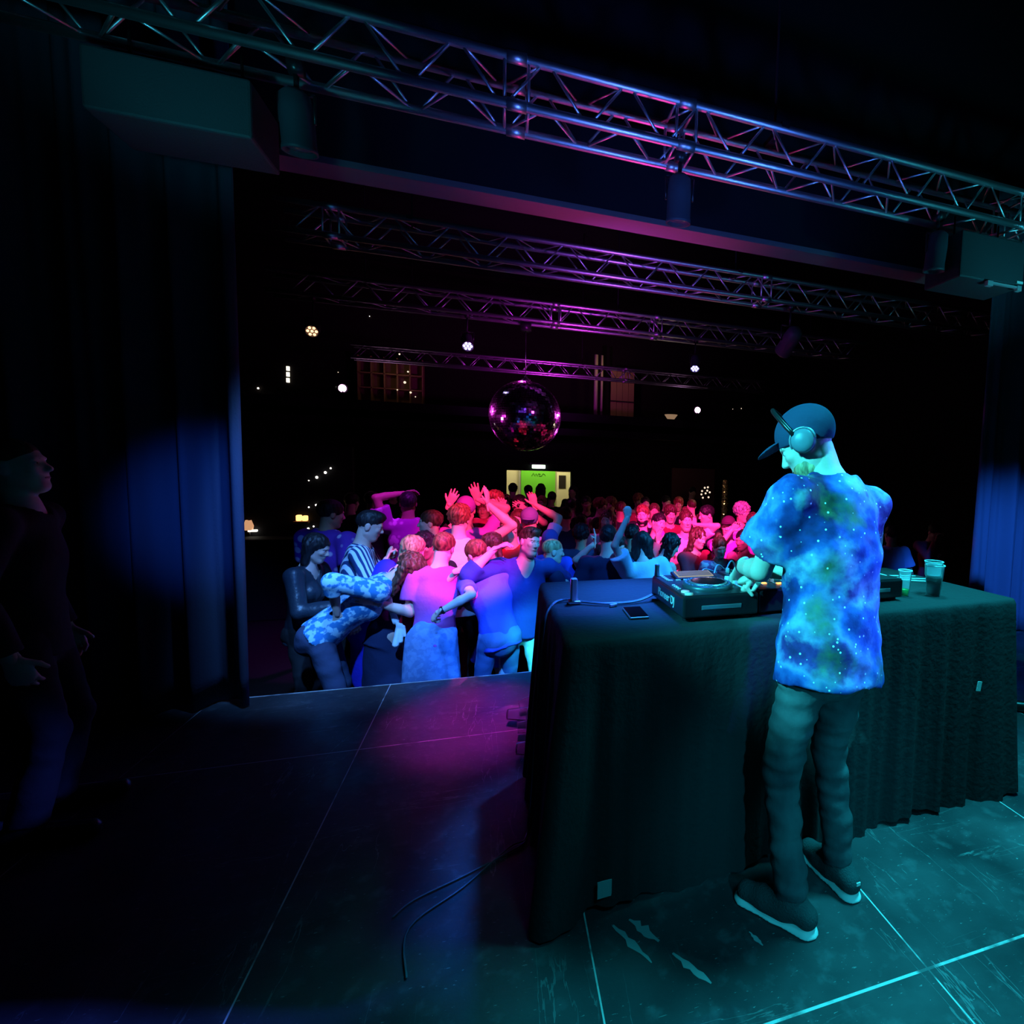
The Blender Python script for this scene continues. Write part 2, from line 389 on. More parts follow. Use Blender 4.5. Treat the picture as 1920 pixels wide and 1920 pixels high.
def person(label, head=None, H=1.75, face=180, lean=0, side=0, look=(0, 0, 0), arms=('relaxed', 'relaxed'), hands=('relax', 'relax'), fem=False,
           hair='short', hairc='brown', sk='mid', top=('tee', 'black'), bottom=('trousers', 'navy'), lod=2, root=None, hip=None, Y=None, crouch=0.0, twist=0,
           build=1.0, feet=None, beard=None, extra=None, cap=None, glasses=False, group='dancers in the crowd', name='person', vneck=False, hemd=0.06, loose=0.0, zbase=None):
    zbase = FZ if zbase is None else zbase
    if Y is not None:    # head (or hip) stands at depth Y: the height follows
        if hip is not None: H = (at(hip[0], hip[1], Y).z - zbase) / (.52 * (1 - crouch))
        else:
            T = frame(face + twist, lean, side); hh_ = frame(face + twist + look[0], look[1] + lean * 0.45, look[2] + side * 0.5)
            k_ = V3((0, 0, .52 * (1 - crouch))) + T[2] * .33 + hh_[2] * .1495 + hh_[1] * .012
            H = (at(head[0], head[1], Y).z - zbase) / float(k_[2])
    s = H / 1.75; bw = (0.9 if fem else 1.0) * build
    R0 = frame(face); T = frame(face + twist, lean, side); r, f, u = T
    P = V3((0, 0, .52 * H * (1 - crouch)))
    at_ = lambda a, b, c: P + r * a * H + f * b * H + u * c * H
    hr, hf, hu = frame(face + twist + look[0], look[1] + lean * 0.45, look[2] + side * 0.5)
    NB = at_(0, 0, .295); HC = NB + u * .035 * H + hu * .078 * H + hf * .012 * H
    top_pt = HC + hu * .0715 * H
    if root is None:
        if hip is not None: q = atz(hip[0], hip[1], float(P[2]) + zbase); ro = V3((q.x, q.y, 0))
        else: q = atz(head[0], head[1], float(top_pt[2]) + zbase); ro = V3((q.x - top_pt[0], q.y - top_pt[1], 0))
    else: ro = V3(root)
    base = ro + V3((0, 0, zbase))
    e = empty(name, tuple(float(x) for x in base), label, 'person', group)
    W_ = lambda p: p + base
    PLACED.append((float(base[0] + P[0] + u[0] * .2 * H), float(base[1] + P[1] + u[1] * .2 * H)))
    hp = lambda x, y, z: W_(HC) + (hr * x + hf * y + hu * z) * s
    HR = np.stack([hr, hf, hu], 1); TR = np.stack([r, f, u], 1)
    vb, vh, vd, vc = VOX[lod]
    sh = .108 * H * bw; SH = {-1: at_(0, 0, .283) - r * sh, 1: at_(0, 0, .283) + r * sh}
    # arms
    J = {}
    for sg, spec, hpz in ((-1, arms[0], hands[0]), (1, arms[1], hands[1])):
        S0 = W_(SH[sg]); hint = None; pn = None; hd = None
        if isinstance(spec, str): spec = dict(l=ARM[spec][0], hint=ARM[spec][1])
        if 'px' in spec:
            q = at(spec['px'][0], spec['px'][1], float(base[1]) + spec.get('dy', 0)); Tg = V3(q)
            if 'up' in spec: pass
        elif 'w' in spec: Tg = V3(spec['w'])
        else: l = spec['l']; Tg = S0 + (r * l[0] * sg + f * l[1]) * H + (u * 0.5 + V3((0, 0, 1)) * 0.5) * l[2] * H
        hi = spec.get('hint', (.6, 0, -1)); hv = r * hi[0] * sg + f * hi[1] + V3((0, 0, 1)) * hi[2]
        E, Wr = ik(S0, Tg, .172 * H, .152 * H, hv)
        d = unit(Wr - E)
        if 'hd' in spec: h_ = spec['hd']; d2 = unit(r * h_[0] * sg + f * h_[1] + V3((0, 0, 1)) * h_[2])
        else: d2 = d
        if 'pn' in spec: n_ = spec['pn']; n = r * n_[0] * sg + f * n_[1] + V3((0, 0, 1)) * n_[2]
        else: n = f * 1.0 - r * sg * .2 if d2[2] > .3 else -r * sg - V3((0, 0, .5))
        J[sg] = (S0, E, Wr, d2, n, hpz)
    # legs
    LG = {}
    fl = feet or ((-.075, .0), (.075, .0))
    for sg, ft in ((-1, fl[0]), (1, fl[1])):
        HJ = W_(P + R0[0] * sg * .052 * H - V3((0, 0, .01)))
        A = base + R0[0] * ft[0] * H + R0[1] * ft[1] * H + V3((0, 0, .045 * H))
        K, A = ik(HJ, A, .245 * H, .235 * H, R0[1] + R0[0] * sg * .15)
        fa = math.radians(face + (ft[2] if len(ft) > 2 else sg * 12)); fd = V3((math.sin(fa), math.cos(fa), 0))
        LG[sg] = (HJ, K, A, fd)
    Pw = W_(P)
    def torso(t, up=.29, hem=None, lb=0.0):
        o = [] if hem is not None else [cone(Pw - u * .02 * H, Pw + u * .05 * H, (.148 + lb) * s * bw + t,   .138 * s * bw + t, .04, (f, .72))]
        o += [cone(Pw + u * .05 * H, Pw + u * .19 * H, (.124 + lb) * s * bw + t, .15 * s * bw + t, .04, (f, .72)),
             cone(Pw + u * .19 * H, Pw + u * (up - .035) * H, .15 * s * bw + t, .125 * s * bw + t, .04, (f, .72))]
        if fem: o += [ell(Pw + u * .195 * H + r * .055 * s + f * .07 * s, (.06 * s + t, .055 * s + t, .06 * s + t), TR, .03), ell(Pw + u * .195 * H - r * .055 * s + f * .07 * s, (.06 * s + t, .055 * s + t, .06 * s + t), TR, .03)]
        if hem is not None: o.append(cone(Pw + u * .03 * H, Pw - u * hem * H, (.142 + lb) * s * bw + t, (.152 + lb) * s * bw + t, .03, (f, .74), 'b'))
        return o
    am = (.86 if fem else 1.0) * s * (0.5 + 0.5 * build)
    body = torso(-.012)
    body += [cone(W_(SH[-1]) - u * .012, W_(SH[1]) - u * .012, .048 * s, .048 * s, .05), cone(W_(NB) - u * .03, W_(HC) - hu * .03 * s - hf * .02 * s, .062 * s * (.85 if fem else 1), .056 * s * (.82 if fem else 1), .03),
             cone(at_(0, 0, .27) + base - r * .07 * s, W_(NB) + u * .025, .045 * s, .045 * s, .04), cone(at_(0, 0, .27) + base + r * .07 * s, W_(NB) + u * .025, .045 * s, .045 * s, .04)]
    for sg in (-1, 1):
        S0, E, Wr, d2, n, hz = J[sg]
        body += [cone(S0, S0 + (E - S0) * .5, .050 * am, .046 * am, .03), cone(S0 + (E - S0) * .5, E, .046 * am, .037 * am, .01), cone(E, E + (Wr - E) * .35, .037 * am, .040 * am, .015), cone(E + (Wr - E) * .35, Wr + d2 * .01, .040 * am, .025 * am, .01)]
        HJ, K, A, fd = LG[sg]
        body += [cone(HJ, K, .078 * s * bw, .052 * s, .03), cone(K, K + (A - K) * .4, .045 * s, .044 * s, .01), cone(K + (A - K) * .4, A, .044 * s, .030 * s, .01), cone(A - V3((0, 0, .03 * s)), A + fd * .14 * s - V3((0, 0, .05 * s)), .035 * s, .026 * s, .02)]
    parts = [(*sdf_mesh(body, vb), 0)]
    # head
    fw = .94 if fem else 1.0
    hd_ = [ell(hp(0, -.012, .038), (.074 * s, .096 * s, .084 * s), HR), ell(hp(0, .022, -.03), (.062 * s * fw, .068 * s, .078 * s), HR, .03), ell(hp(0, .056, -.092), (.026 * s * fw, .022 * s, .018 * s), HR, .03),
           cone(hp(.045, .0, -.055), hp(.012, .055, -.09), .022 * s, .02 * s, .02), cone(hp(-.045, .0, -.055), hp(-.012, .055, -.09), .022 * s, .02 * s, .02),
           cone(hp(0, -.015, -.04), W_(NB), .054 * s * (.84 if fem else 1), .06 * s * (.84 if fem else 1), .02)]
    hd_ += [ell(hp(sx * .034, .066, -.012), (.022 * s, .016 * s, .018 * s), HR, .015) for sx in (-1, 1)]
    hd_ += [ell(hp(0, .078, .028), (.044 * s, .012 * s, .010 * s), HR, .012), cone(hp(0, .084, .014), hp(0, .103, -.02), .0075 * s, .011 * s, .008), ell(hp(0, .092, -.026), (.018 * s, .012 * s, .008 * s), HR, .006),
            ell(hp(0, .078, -.052), (.026 * s, .012 * s, .007 * s), HR, .006), ell(hp(0, .076, -.062), (.022 * s, .012 * s, .007 * s), HR, .006)]
    hd_ += [ell(hp(sx * .030, .094, .010), (.017 * s, .014 * s, .010 * s), HR, .008, 'sub') for sx in (-1, 1)]
    hd_ += [ell(hp(sx * .074, -.008, -.002), (.009 * s, .020 * s, .031 * s), HR, .006) for sx in (-1, 1)]
    hd_.append(cut(W_(NB) - u * .02, -u))
    parts.append((*sdf_mesh(hd_, vh), 0))
    if lod <= 2:
        for sx in (-1, 1):
            parts.append((*uvball(hp(sx * .030, .072, .010), .0125 * s, 5), 1)); parts.append((*uvball(hp(sx * .030, .0795, .009), .0062 * s, 4), 2))
            parts.append((*sdf_mesh([cone(hp(sx * .014, .0885, .027), hp(sx * .044, .078, .030), .0042 * s, .003 * s, 0)], .004), 3))
        parts.append((*sdf_mesh([ell(hp(0, .086, -.056), (.021 * s, .007 * s, .0065 * s), HR, 0)], .004), 4))
    for sg in (-1, 1):
        S0, E, Wr, d2, n, hz = J[sg]; parts.append((*sdf_mesh(hand_prims(Wr, d2, n, sg, s * (.9 if fem else 1), hz), vd), 0))
    mesh_from('body', parts, e, [skin(sk), M_EYE, M_IRIS, M_BROW, M_LIP], base)
    # hair
    hn = {'short': .0035, 'fade': .002, 'curly': .011, 'long': .005, 'bun': .004, 'fluffy': .008, 'wavy': .009, 'bob': .004, 'bald': 0, 'buzz': 0}[hair]
    if hair not in ('bald',):
        g = .0 if hair in ('fade', 'buzz') else (.012 if hair in ('curly', 'fluffy') else .005)
        hh = [ell(hp(0, -.016, .044), ((.077 + g) * s, (.099 + g) * s, (.084 + g) * s), HR)]
        if hair == 'fade': hh.append(ell(hp(0, .012, .095), (.06 * s, .085 * s, .045 * s), HR))
        if hair == 'fluffy': hh += [ell(hp(0, .03, .09), (.07 * s, .075 * s, .05 * s), HR)]
        if hair == 'bun': hh.append(ell(hp(0, -.06, .13), (.038 * s, .038 * s, .035 * s), HR))
        if hair == 'curly': hh += [ell(hp(0, -.02, .06), (.10 * s, .115 * s, .095 * s), HR)]
        lg = hair in ('long', 'wavy', 'bob')
        if lg:
            L = {'long': .27, 'wavy': .22, 'bob': .14}[hair]
            dn = unit(V3((0, 0, -1)) * .7 - hu * .5 - hf * .12)
            for sx in (-1, -.4, .4, 1):
                a = hp(sx * .062, -.035, .02); hh.append(cone(a, a + dn * L * s + hr * sx * .01, .042 * s, .030 * s, .03))
        hh.append(ell(hp(0, .100, -.030), (.064 * s, .060 * s, .088 * s), HR, .01, 'sub'))
        hh.append(ell(hp(0, .052, -.085), (.070 * s, .075 * s, .075 * s), HR, .01, 'sub'))
        if not lg: hh.append(ell(hp(0, .01, -.145), (.12 * s, .17 * s, .080 * s), HR, .01, 'sub'))
        if cap: hh.append(cut(hp(0, 0, .035), hu))
        mesh_from('hair', [(*sdf_mesh(hh, vh, [(hn, 85, 95, 70, 1.0 + H), (hn * .6, 150, 140, 40, 2.0)]), 0)], e, [hairm(hairc)], base)
    if beard:
        bb = [ell(hp(0, .028, -.068), (.064 * s, .062 * s, .060 * s), HR), cut(hp(0, 0, -.028), hu), cut(hp(0, -.01, 0), -hf), ell(hp(0, .092, -.056), (.02 * s, .02 * s, .008 * s), HR, .004, 'sub')]
        mesh_from('beard', [(*sdf_mesh(bb, vh, [(.002, 140, 150, 130, 1.0)]), 0)], e, [hairm(beard)], base)
    if cap:
        cc = [ell(hp(0, -.014, .046), (.086 * s, .108 * s, .094 * s), HR, .004), cut(hp(0, 0, .006), unit(hf * .34 - hu))]
        c2 = [ell(hp(0, .10, .036), (.068 * s, .085 * s, .030 * s), HR, 0), ell(hp(0, .09, .024), (.09 * s, .12 * s, .034 * s), HR, .003, 'sub')]
        pr = [(*sdf_mesh(cc, vh), 0)]
        if cap[0] == 'cap': pr.append((*sdf_mesh(c2, vh), 0))
        if cap[0] == 'back': pr.append((*sdf_mesh([ell(hp(0, -.11, .03), (.06 * s, .07 * s, .012 * s), HR, 0)], vh), 0))
        mesh_from('cap' if cap[0] != 'beanie' else 'beanie', pr, e, [cap[1]], base)
    if glasses:
        g = MB()
        for sx in (-1, 1):
            zz = .012 if glasses != 'head' else .105; yy = .096 if glasses != 'head' else .07
            M = Matrix(((hr[0], hu[0], hf[0]), (hr[1], hu[1], hf[1]), (hr[2], hu[2], hf[2]))).to_4x4()
            g.lathe([(0, .004), (.022 * s, .004), (.024 * s, 0), (.022 * s, -.004), (0, -.004)], tuple(hp(sx * .031, yy, zz) - base), 16, M)
            g.tube([hp(sx * .05, yy, zz) - base, hp(sx * .074, yy - .03, zz), hp(sx * .08, -.0, zz)][0:1] + [hp(sx * .074, yy - .03, zz) - base, hp(sx * .082, .0, zz) - base], .002, 5)
        g.tube([hp(-.012, yy, zz) - base, hp(.012, yy, zz) - base], .002, 5)
        g.build('sunglasses', M_PLASTIC, e)
    # clothes
    nz = [(.0055 if lod < 2 else .005, 17, 21, 11, 1.3 + H), (.003, 40, 36, 22, .5)] + ([(.007, 27, 22, 31, .7), (.004, 60, 55, 48, 2.2)] if lod == 0 else [])
    kind, cm = top; cm = fabric(cm, CLR[cm]) if isinstance(cm, str) else cm
    t = {'tee': .012, 'tank': .008, 'long': .013, 'rolled': .013, 'jacket': .024, 'dress': .010, 'crop': .010}[kind] + loose
    tp = torso(t, hem=hemd if kind != 'crop' else None, lb=loose * .6)
    ts = min(t, .014)
    sho = cone(W_(SH[-1]) - u * .010, W_(SH[1]) - u * .010, .052 * s + ts, .052 * s + ts, .05)
    slv = {'tee': (.68, 0), 'crop': (.6, 0), 'tank': None, 'dress': None, 'long': (1, .95), 'rolled': (1, .35), 'jacket': (1, .97)}[kind]
    if slv:
        tp.append(sho)
        for sx in (-1, 1): tp.append(cone(at_(0, 0, .27) + base + r * sx * .08 * s, W_(NB) - u * .004, .05 * s + ts, .042 * s + ts, .03))
        for sg in (-1, 1):
            S0, E, Wr = J[sg][:3]
            if slv[1]: tp += [cone(S0, E, .053 * am + t, .044 * am + t, .02), cone(E, E + (Wr - E) * slv[1], .044 * am + t, (.036 if slv[1] > .5 else .044) * am + t, .01, None, 'b')]
            else: tp.append(cone(S0 - (V3((0, 0, .012)) if lod == 0 else 0), S0 + (E - S0) * slv[0], .050 * am + (t if lod else .022), .054 * am + t * 1.5, .03, None, 'b'))
    else:
        for sx in (-1, 1): tp.append(cone(at_(0, .03, .20) + base + r * sx * .075 * s, at_(0, -.0, .30) + base + r * sx * .07 * s, .03, .022, .02)); tp.append(cone(at_(0, -.03, .20) + base + r * sx * .075 * s, at_(0, -.0, .30) + base + r * sx * .07 * s, .03, .022, .02))
        for sg in (-1, 1): tp.append(ell(W_(SH[sg]) + r * sg * .012, (.062 * s, .12 * s, .11 * s), TR, .01, 'sub'))
        tp.append(ell(at_(0, .06, .30) + base, (.07 * s, .1 * s, .09 * s), TR, .01, 'sub'))
    tp.append(cone(W_(NB) - u * .004 + f * .015, W_(NB) + u * .15 + f * .02, .066 * s, .10 * s, .012, op='sub'))
    if vneck: tp.append(cone(at_(0, .09, .215) + base, W_(NB) + f * .06 + u * .03, .012, .075 * s, .006, op='sub'))
    if kind == 'crop': tp.append(cut(Pw + u * .04 * H, -u))
    if kind == 'dress': tp += [cone(Pw, (LG[-1][1] + LG[1][1]) / 2 - V3((0, 0, .06)), .15 * s * bw + t, .24 * s, .04, (R0[1], .85), 'b')]
    mesh_from({'jacket': 'jacket', 'dress': 'dress', 'tee': 't_shirt', 'tank': 'tank_top'}.get(kind, 'shirt'), [(*sdf_mesh(tp, vc, nz), 0)], e, [cm], base)
    kind, cm = bottom; cm = fabric(cm, CLR[cm]) if isinstance(cm, str) else cm
    if kind:
        tb = [cone(Pw - u * .02 * H, Pw + u * .035 * H, .152 * s * bw, .142 * s * bw, .04, (f, .74), 'b')]
        cutl = {'trousers': (1, .96), 'shorts': (.8, 0), 'skirt': None, 'slim': (1, .97)}[kind]
        for sg in (-1, 1):
            HJ, K, A, fd = LG[sg]; w2 = .052 if kind == 'slim' else .068
            if kind == 'skirt': continue
            tb.append(cone(HJ, HJ + (K - HJ) * cutl[0], .088 * s * bw, (.062 if kind != 'shorts' else .085) * s, .03, None, 'b' if kind == 'shorts' else None))
            if cutl[1]: tb.append(cone(K, K + (A - K) * cutl[1], .062 * s, w2 * s, .02, None, 'b'))
        if kind == 'skirt': tb.append(cone(Pw - V3((0, 0, .02)), (LG[-1][1] + LG[1][1]) / 2, .15 * s * bw, .22 * s, .03, (R0[1], .8), 'b'))
        if kind != 'skirt' and fem: tb += [ell(Pw - f * .04 * s + r * .055 * s - u * .03, (.085 * s, .085 * s, .095 * s), TR, .04), ell(Pw - f * .04 * s - r * .055 * s - u * .03, (.085 * s, .085 * s, .095 * s), TR, .04)]
        nzb = [(.006, 15, 15, 24, 2.0 + H), (.003, 30, 32, 50, .5)] + ([(.005, 11, 9, 62, 1.1), (.003, 25, 21, 95, 2.6)] if lod == 0 else [])
        mesh_from('skirt' if kind == 'skirt' else ('shorts' if kind == 'shorts' else 'trousers'), [(*sdf_mesh(tb, vc, nzb), 0)], e, [cm], base)
    if zbase == S and lod:
        for sg in (-1, 1):
            HJ, K, A, fd = LG[sg]; A0 = V3((A[0], A[1], S))
            mesh_from('shoe', [(*sdf_mesh([cone(A0 - fd * .03 + V3((0, 0, .05)), A0 + V3((0, 0, .09)), .045, .046, .03), cone(A0 - fd * .03 + V3((0, 0, .045)), A0 + fd * .19 + V3((0, 0, .035)), .047, .038, .02), cut((0, 0, S + .003), (0, 0, -1)), cut(A0 + V3((0, 0, .11)), (0, 0, 1))], .01), 0)], e, [M_PLASTIC], base)
    return dict(e=e, base=base, hp=hp, HR=HR, J=J, LG=LG, Pw=Pw, T=T, R0=R0, H=H, s=s, NB=W_(NB), HC=W_(HC))

PLACED = []
CLR = {'black': (.015, .015, .018), 'navy': (.02, .03, .09), 'white': (.75, .75, .75), 'grey': (.25, .25, .27), 'red': (.6, .04, .05), 'pink': (.75, .35, .5), 'jeans': (.12, .2, .42),
       'lightblue': (.35, .6, .85), 'royal': (.04, .08, .7), 'purple': (.45, .12, .6), 'lilac': (.5, .42, .75), 'beige': (.6, .55, .45), 'cream': (.8, .78, .68), 'darkjeans': (.045, .06, .12),
       'green': (.1, .3, .2), 'maroon': (.25, .03, .06), 'brown': (.15, .08, .05), 'paleblue': (.55, .7, .9)}

# ------------------------------------------------------------------ the setting
def wall_mat(name, c, rough=0.8):
    m = mat(name, c, rough, bump=0.2, bscale=9, spec=0.2); return m
M_HALL = wall_mat('hall_black_paint', (0.006, 0.006, 0.008)); M_HFLOOR = wall_mat('hall_floor', (0.015, 0.014, 0.016), 0.5)
def room(name, c, d, m, **k): return structure(MB().box(c, d, **k).build(name, m))
DT = at(1010, 883, 14.0).z; DX0, DX1 = at(950, 900, 14.0).x, at(1071, 900, 14.0).x
room('floor', (1.0, 9.5, FZ - 0.05), (15.4, 11.0, 0.1), M_HFLOOR)
room('ceiling', (1.0, 6, 7.05), (15.4, 19, 0.1), M_HALL)
room('wall_left', (-6.6, 6, 3.5), (0.2, 19, 7.0), M_HALL)
room('wall_right', (8.6, 6, 3.5), (0.2, 19, 7.0), M_HALL)
room('wall_behind', (1.0, -3.1, 3.5), (15, 0.2, 7.0), M_HALL)
b = MB()
b.box(((-6.5 + DX0) / 2, 14.1, 1.5), (DX0 + 6.5, 0.2, 3.0)); b.box(((DX1 + 8.5) / 2, 14.1, 1.5), (8.5 - DX1, 0.2, 3.0))
b.box(((DX0 + DX1) / 2, 14.1, (DT + 3.0) / 2), (DX1 - DX0, 0.2, 3.0 - DT))
structure(b.build('wall_back', M_HALL))
room('wall_back_upper', (1.0, 15.3, 5.0), (15, 0.2, 4.0), wall_mat('upper_wall', (0.012, 0.009, 0.008)))
b = MB(); b.box((1.0, 13.7, 3.08), (15, 3.0, 0.16)); b.box((1.0, 12.25, 3.1), (15, 0.1, 0.5))
structure(b.build('trim_gallery', M_HALL))
# proscenium wall: header and two sides
m_hd = wall_mat('header_lit_face', (0.16, 0.13, 0.14), 0.55)
b = MB(); b.box((1.0, 4.15, 5.52), (15, 0.2, 2.92)); structure(b.build('wall_front', wall_mat('header_shaded_face', (0.010, 0.010, 0.016))))  # header front darkened in its colour to read as unlit
structure(MB().box((1.0, 4.15, 4.04), (15, 0.21, 0.04)).build('trim_header_lit', m_hd))  # paler board added so the header underside shows the pink light
b = MB(); b.box((-4.15, 4.16, 2.0), (4.7, 0.18, 4.04)); b.box((6.65, 4.16, 2.0), (3.7, 0.18, 4.04)); structure(b.build('wall_front_sides', M_HALL))

# stage deck with panel seams
m = mat('stage_deck_paint', (0.035, 0.04, 0.045), 0.4, spec=0.4); nt, bs = nodes(m)
tc = nt.nodes.new('ShaderNodeTexCoord'); sx = nt.nodes.new('ShaderNodeSeparateXYZ'); nt.links.new(tc.outputs['Object'], sx.inputs[0])
def line(axis, pos, wid):
    d = math_(nt, 'ABSOLUTE', math_(nt, 'SUBTRACT', sx.outputs[axis], pos)); return math_(nt, 'LESS_THAN', d, wid)
n1 = texnoise(nt, 3.0, 8); n2 = texnoise(nt, 16, 6); n3 = texnoise(nt, 45, 4, (1, 3, 1))
seam = 0
for p in (-1.71, -0.71, 0.281, 1.283, 2.28, 3.28):
    l_ = line(0, p, 0.0026); seam = math_(nt, 'MAXIMUM', seam, l_)
for p, wd in ((3.14, 0.003), (1.212, 0.0045), (-0.8, 0.004), (4.03, 0.006)): seam = math_(nt, 'MAXIMUM', seam, line(1, p, wd))
wear = ramp(nt, texnoise(nt, 9, 6, w=3.0), ((0.34, (.12,) * 3), (0.5, (1, 1, 1)))); seam = math_(nt, 'MULTIPLY', seam, wear)
basec = ramp(nt, n1, ((0.3, (0.022, 0.026, 0.03)), (0.7, (0.06, 0.066, 0.072))))
stain = ramp(nt, n2, ((0.56, (0, 0, 0)), (0.74, (1, 1, 1))))
basec = mixc(nt, math_(nt, 'MULTIPLY', stain, 0.35), basec, (0.16, 0.17, 0.18))
speck = ramp(nt, n3, ((0.68, (0, 0, 0)), (0.73, (1, 1, 1))))
for k_, (sc_, st_, w_) in enumerate(((5.0, (1, .12, 1), 2.0), (4.0, (.15, 1.3, 1), 7.0))):
    sp_ = texnoise(nt, sc_, 7, st_, w_); d_ = math_(nt, 'ABSOLUTE', math_(nt, 'SUBTRACT', sp_, 0.5)); l2 = math_(nt, 'LESS_THAN', d_, .0022); gate = ramp(nt, texnoise(nt, 1.7, 3, w=11.0 + k_ * 5), ((.52, (0, 0, 0)), (.60, (1, 1, 1))))
    basec = mixc(nt, math_(nt, 'MULTIPLY', math_(nt, 'MULTIPLY', l2, gate), .5), basec, (.26, .28, .28))
basec = mixc(nt, math_(nt, 'MULTIPLY', speck, 0.5), basec, (0.4, 0.42, 0.42))
basec = mixc(nt, seam, basec, (0.62, 0.62, 0.6))
nt.links.new(basec, bs.inputs['Base Color'])
nt.links.new(ramp(nt, n1, ((0.3, (0.30,) * 3), (0.7, (0.5,) * 3))), bs.inputs['Roughness'])
bp = nt.nodes.new('ShaderNodeBump'); bp.inputs['Strength'].default_value = 0.25; bp.inputs['Distance'].default_value = 0.01
nt.links.new(n2, bp.inputs['Height']); nt.links.new(bp.outputs['Normal'], bs.inputs['Normal'])
structure(MB().box((1.5, 0.52, S / 2), (13, 7.04, S)).build('floor_stage', m))
# the deck's origin is the world origin, so Object coordinates are metres

def flat_patch(name, pts, m, label, cat, z=S, th=0.0012, group=None):
    n = len(pts); vs_ = [(x, y, z) for x, y in pts] + [(x, y, z + th) for x, y in pts]
    fs = [tuple(range(n))[::-1], tuple(range(n, 2 * n))] + [(i, (i + 1) % n, n + (i + 1) % n, n + i) for i in range(n)]
    return tag(MB().add(vs_, fs).build(name, m), label, cat, group)
m_sc = mat('old_paint', (0.34, 0.37, 0.37), 0.8)
def streak(p, q, wd, label):
    p = Vector(p); q = Vector(q); d = (q - p); nrm = Vector((-d.y, d.x)).normalized(); pts = []
    for side_ in (1, -1):
        for i in range(9):
            t = i / 8 if side_ == 1 else 1 - i / 8
            pts.append(tuple(p + d * t + nrm * side_ * wd * (0.25 + random.random()) * math.sin(PI * (0.08 + 0.84 * t))))
    o = flat_patch('paint_scuff', pts, m_sc, label, 'scuff'); o['kind'] = 'stuff'
streak((.368, 1.659), (.456, 1.488), .017, 'pale paint scuff on the stage floor nearest the cloth corner')
streak((.424, 1.665), (.50, 1.555), .022, 'broad short pale scuff on the stage floor beside the table foot')
streak((.529, 1.50), (.61, 1.37), .014, 'long thin pale scuff pointing towards the front right')
streak((.80, 1.50), (.82, 1.44), .008, 'small pale chip on the floor beside the left sneaker')

# curtains
def curtain(name, x0, x1, y, z0, z1, label, seed):
    r_ = random.Random(seed); n = int((x1 - x0) * 70); vs_ = []; fs = []
    ph = [r_.uniform(0, 6) for _ in range(4)]
    rows = 24
    for j in range(rows + 1):
        v = j / rows
        for i in range(n + 1):
            x = x0 + (x1 - x0) * i / n; a = 0.045 + 0.02 * (1 - v)
            yy = y + a * math.sin(x * 24 + ph[0] + 1.2 * math.sin(x * 5 + ph[1])) + 0.025 * math.sin(x * 53 + ph[2] + 2 * v) + 0.02 * math.sin(x * 9 + ph[3])
            vs_.append((x, yy, z0 + (z1 - z0) * v))
    for j in range(rows):
        for i in range(n): fs.append((j * (n + 1) + i, j * (n + 1) + i + 1, (j + 1) * (n + 1) + i + 1, (j + 1) * (n + 1) + i))
    o = MB().add(vs_, fs, 0, True).build(name, mat('curtain_velvet', (0.07, 0.08, 0.12), 0.9, bump=0.2, bscale=80, spec=0.15))
    sol = o.modifiers.new('solid', 'SOLIDIFY'); sol.thickness = 0.006
    return tag(o, label, 'curtain')
curtain('stage_curtain', -3.6, -1.46, 3.93, S + .01, 4.9, 'dark pleated stage curtain at the left side of the opening, lit deep blue', 3)
curtain('stage_curtain', 4.36, 6.9, 3.93, S + .01, 4.9, 'pleated stage curtain at the far right behind the table, lit bright blue', 5)

# trusses
def truss(x0, x1, Y, zb, label, off=0.0, pitch=0.5, joints=()):
    D = 0.235; e = empty('lighting_truss', (x0, Y, zb), label, 'truss', 'box trusses under the ceiling')
    L = x1 - x0; cs = [(0, 0), (0, D), (D, 0), (D, D)]
    for (y, z) in cs: MB().tube([(0, y, z), (L, y, z)], 0.0245, 12).build('chord', M_ALU, e)
    faces = [((0, 0), (0, D)), ((D, 0), (D, D)), ((0, 0), (D, 0)), ((0, D), (D, D))]
    for k, (a, c) in enumerate(faces):
        g = MB(); x = off - pitch + (0 if k < 2 else pitch / 2); s_ = k % 2
        while x < L:
            xa, xb = x, x + pitch / 2
            for (p0, p1, A_, B_) in ((xa, xb, a, c), (xb, xb + pitch / 2, c, a)):
                if p0 < 0 or p1 > L: continue
                g.tube([(p0 + .02, *A_), (p1 - .02, *B_)], 0.008, 6)
            x += pitch
        g.build('bracing', M_ALU, e)
    for jx in joints:
        g = MB()
        for dx in (-.06, .06):
            for a, c in faces: g.tube([(jx - x0 + dx, *a), (jx - x0 + dx, *c)], 0.009, 6)
        for c in cs: g.tube([(jx - x0 - .05, *c), (jx - x0 + .05, *c)], 0.031, 12)
        g.build('joint_frame', M_ALU, e)
    for k in range(3):
        xx = L * (.12 + .38 * k); MB().tube([(xx, D / 2, D - .02), (xx, D / 2, 7.0 - zb)], .008, 6).build('hanging_chain', M_BLACK, e)
        MB().box((xx, D / 2, D + .01), (.05, D + .06, .03)).build('hanging_bracket', M_BLACK, e)
    return e
ZT = 4.06
truss(-3.2, 6.5, 3.10, ZT, 'large box truss across the top of the stage, nearest of the trusses', 0.13, 0.44, (0.08, 1.02, 3.7))
truss(-1.75, 6.6, 5.40, ZT, 'second box truss from the stage, just beyond the pink-lit beam', 0.1, 0.5, (-1.35, 2.75))
truss(-2.5, 5.6, 7.40, ZT, 'third box truss carrying the mirror ball', 0.2, 0.5, (0.7, 2.1))
truss(-2.6, 5.9, 11.5, ZT, 'farthest box truss, seen just above the mirror ball', 0.0, 0.5, (2.6,))

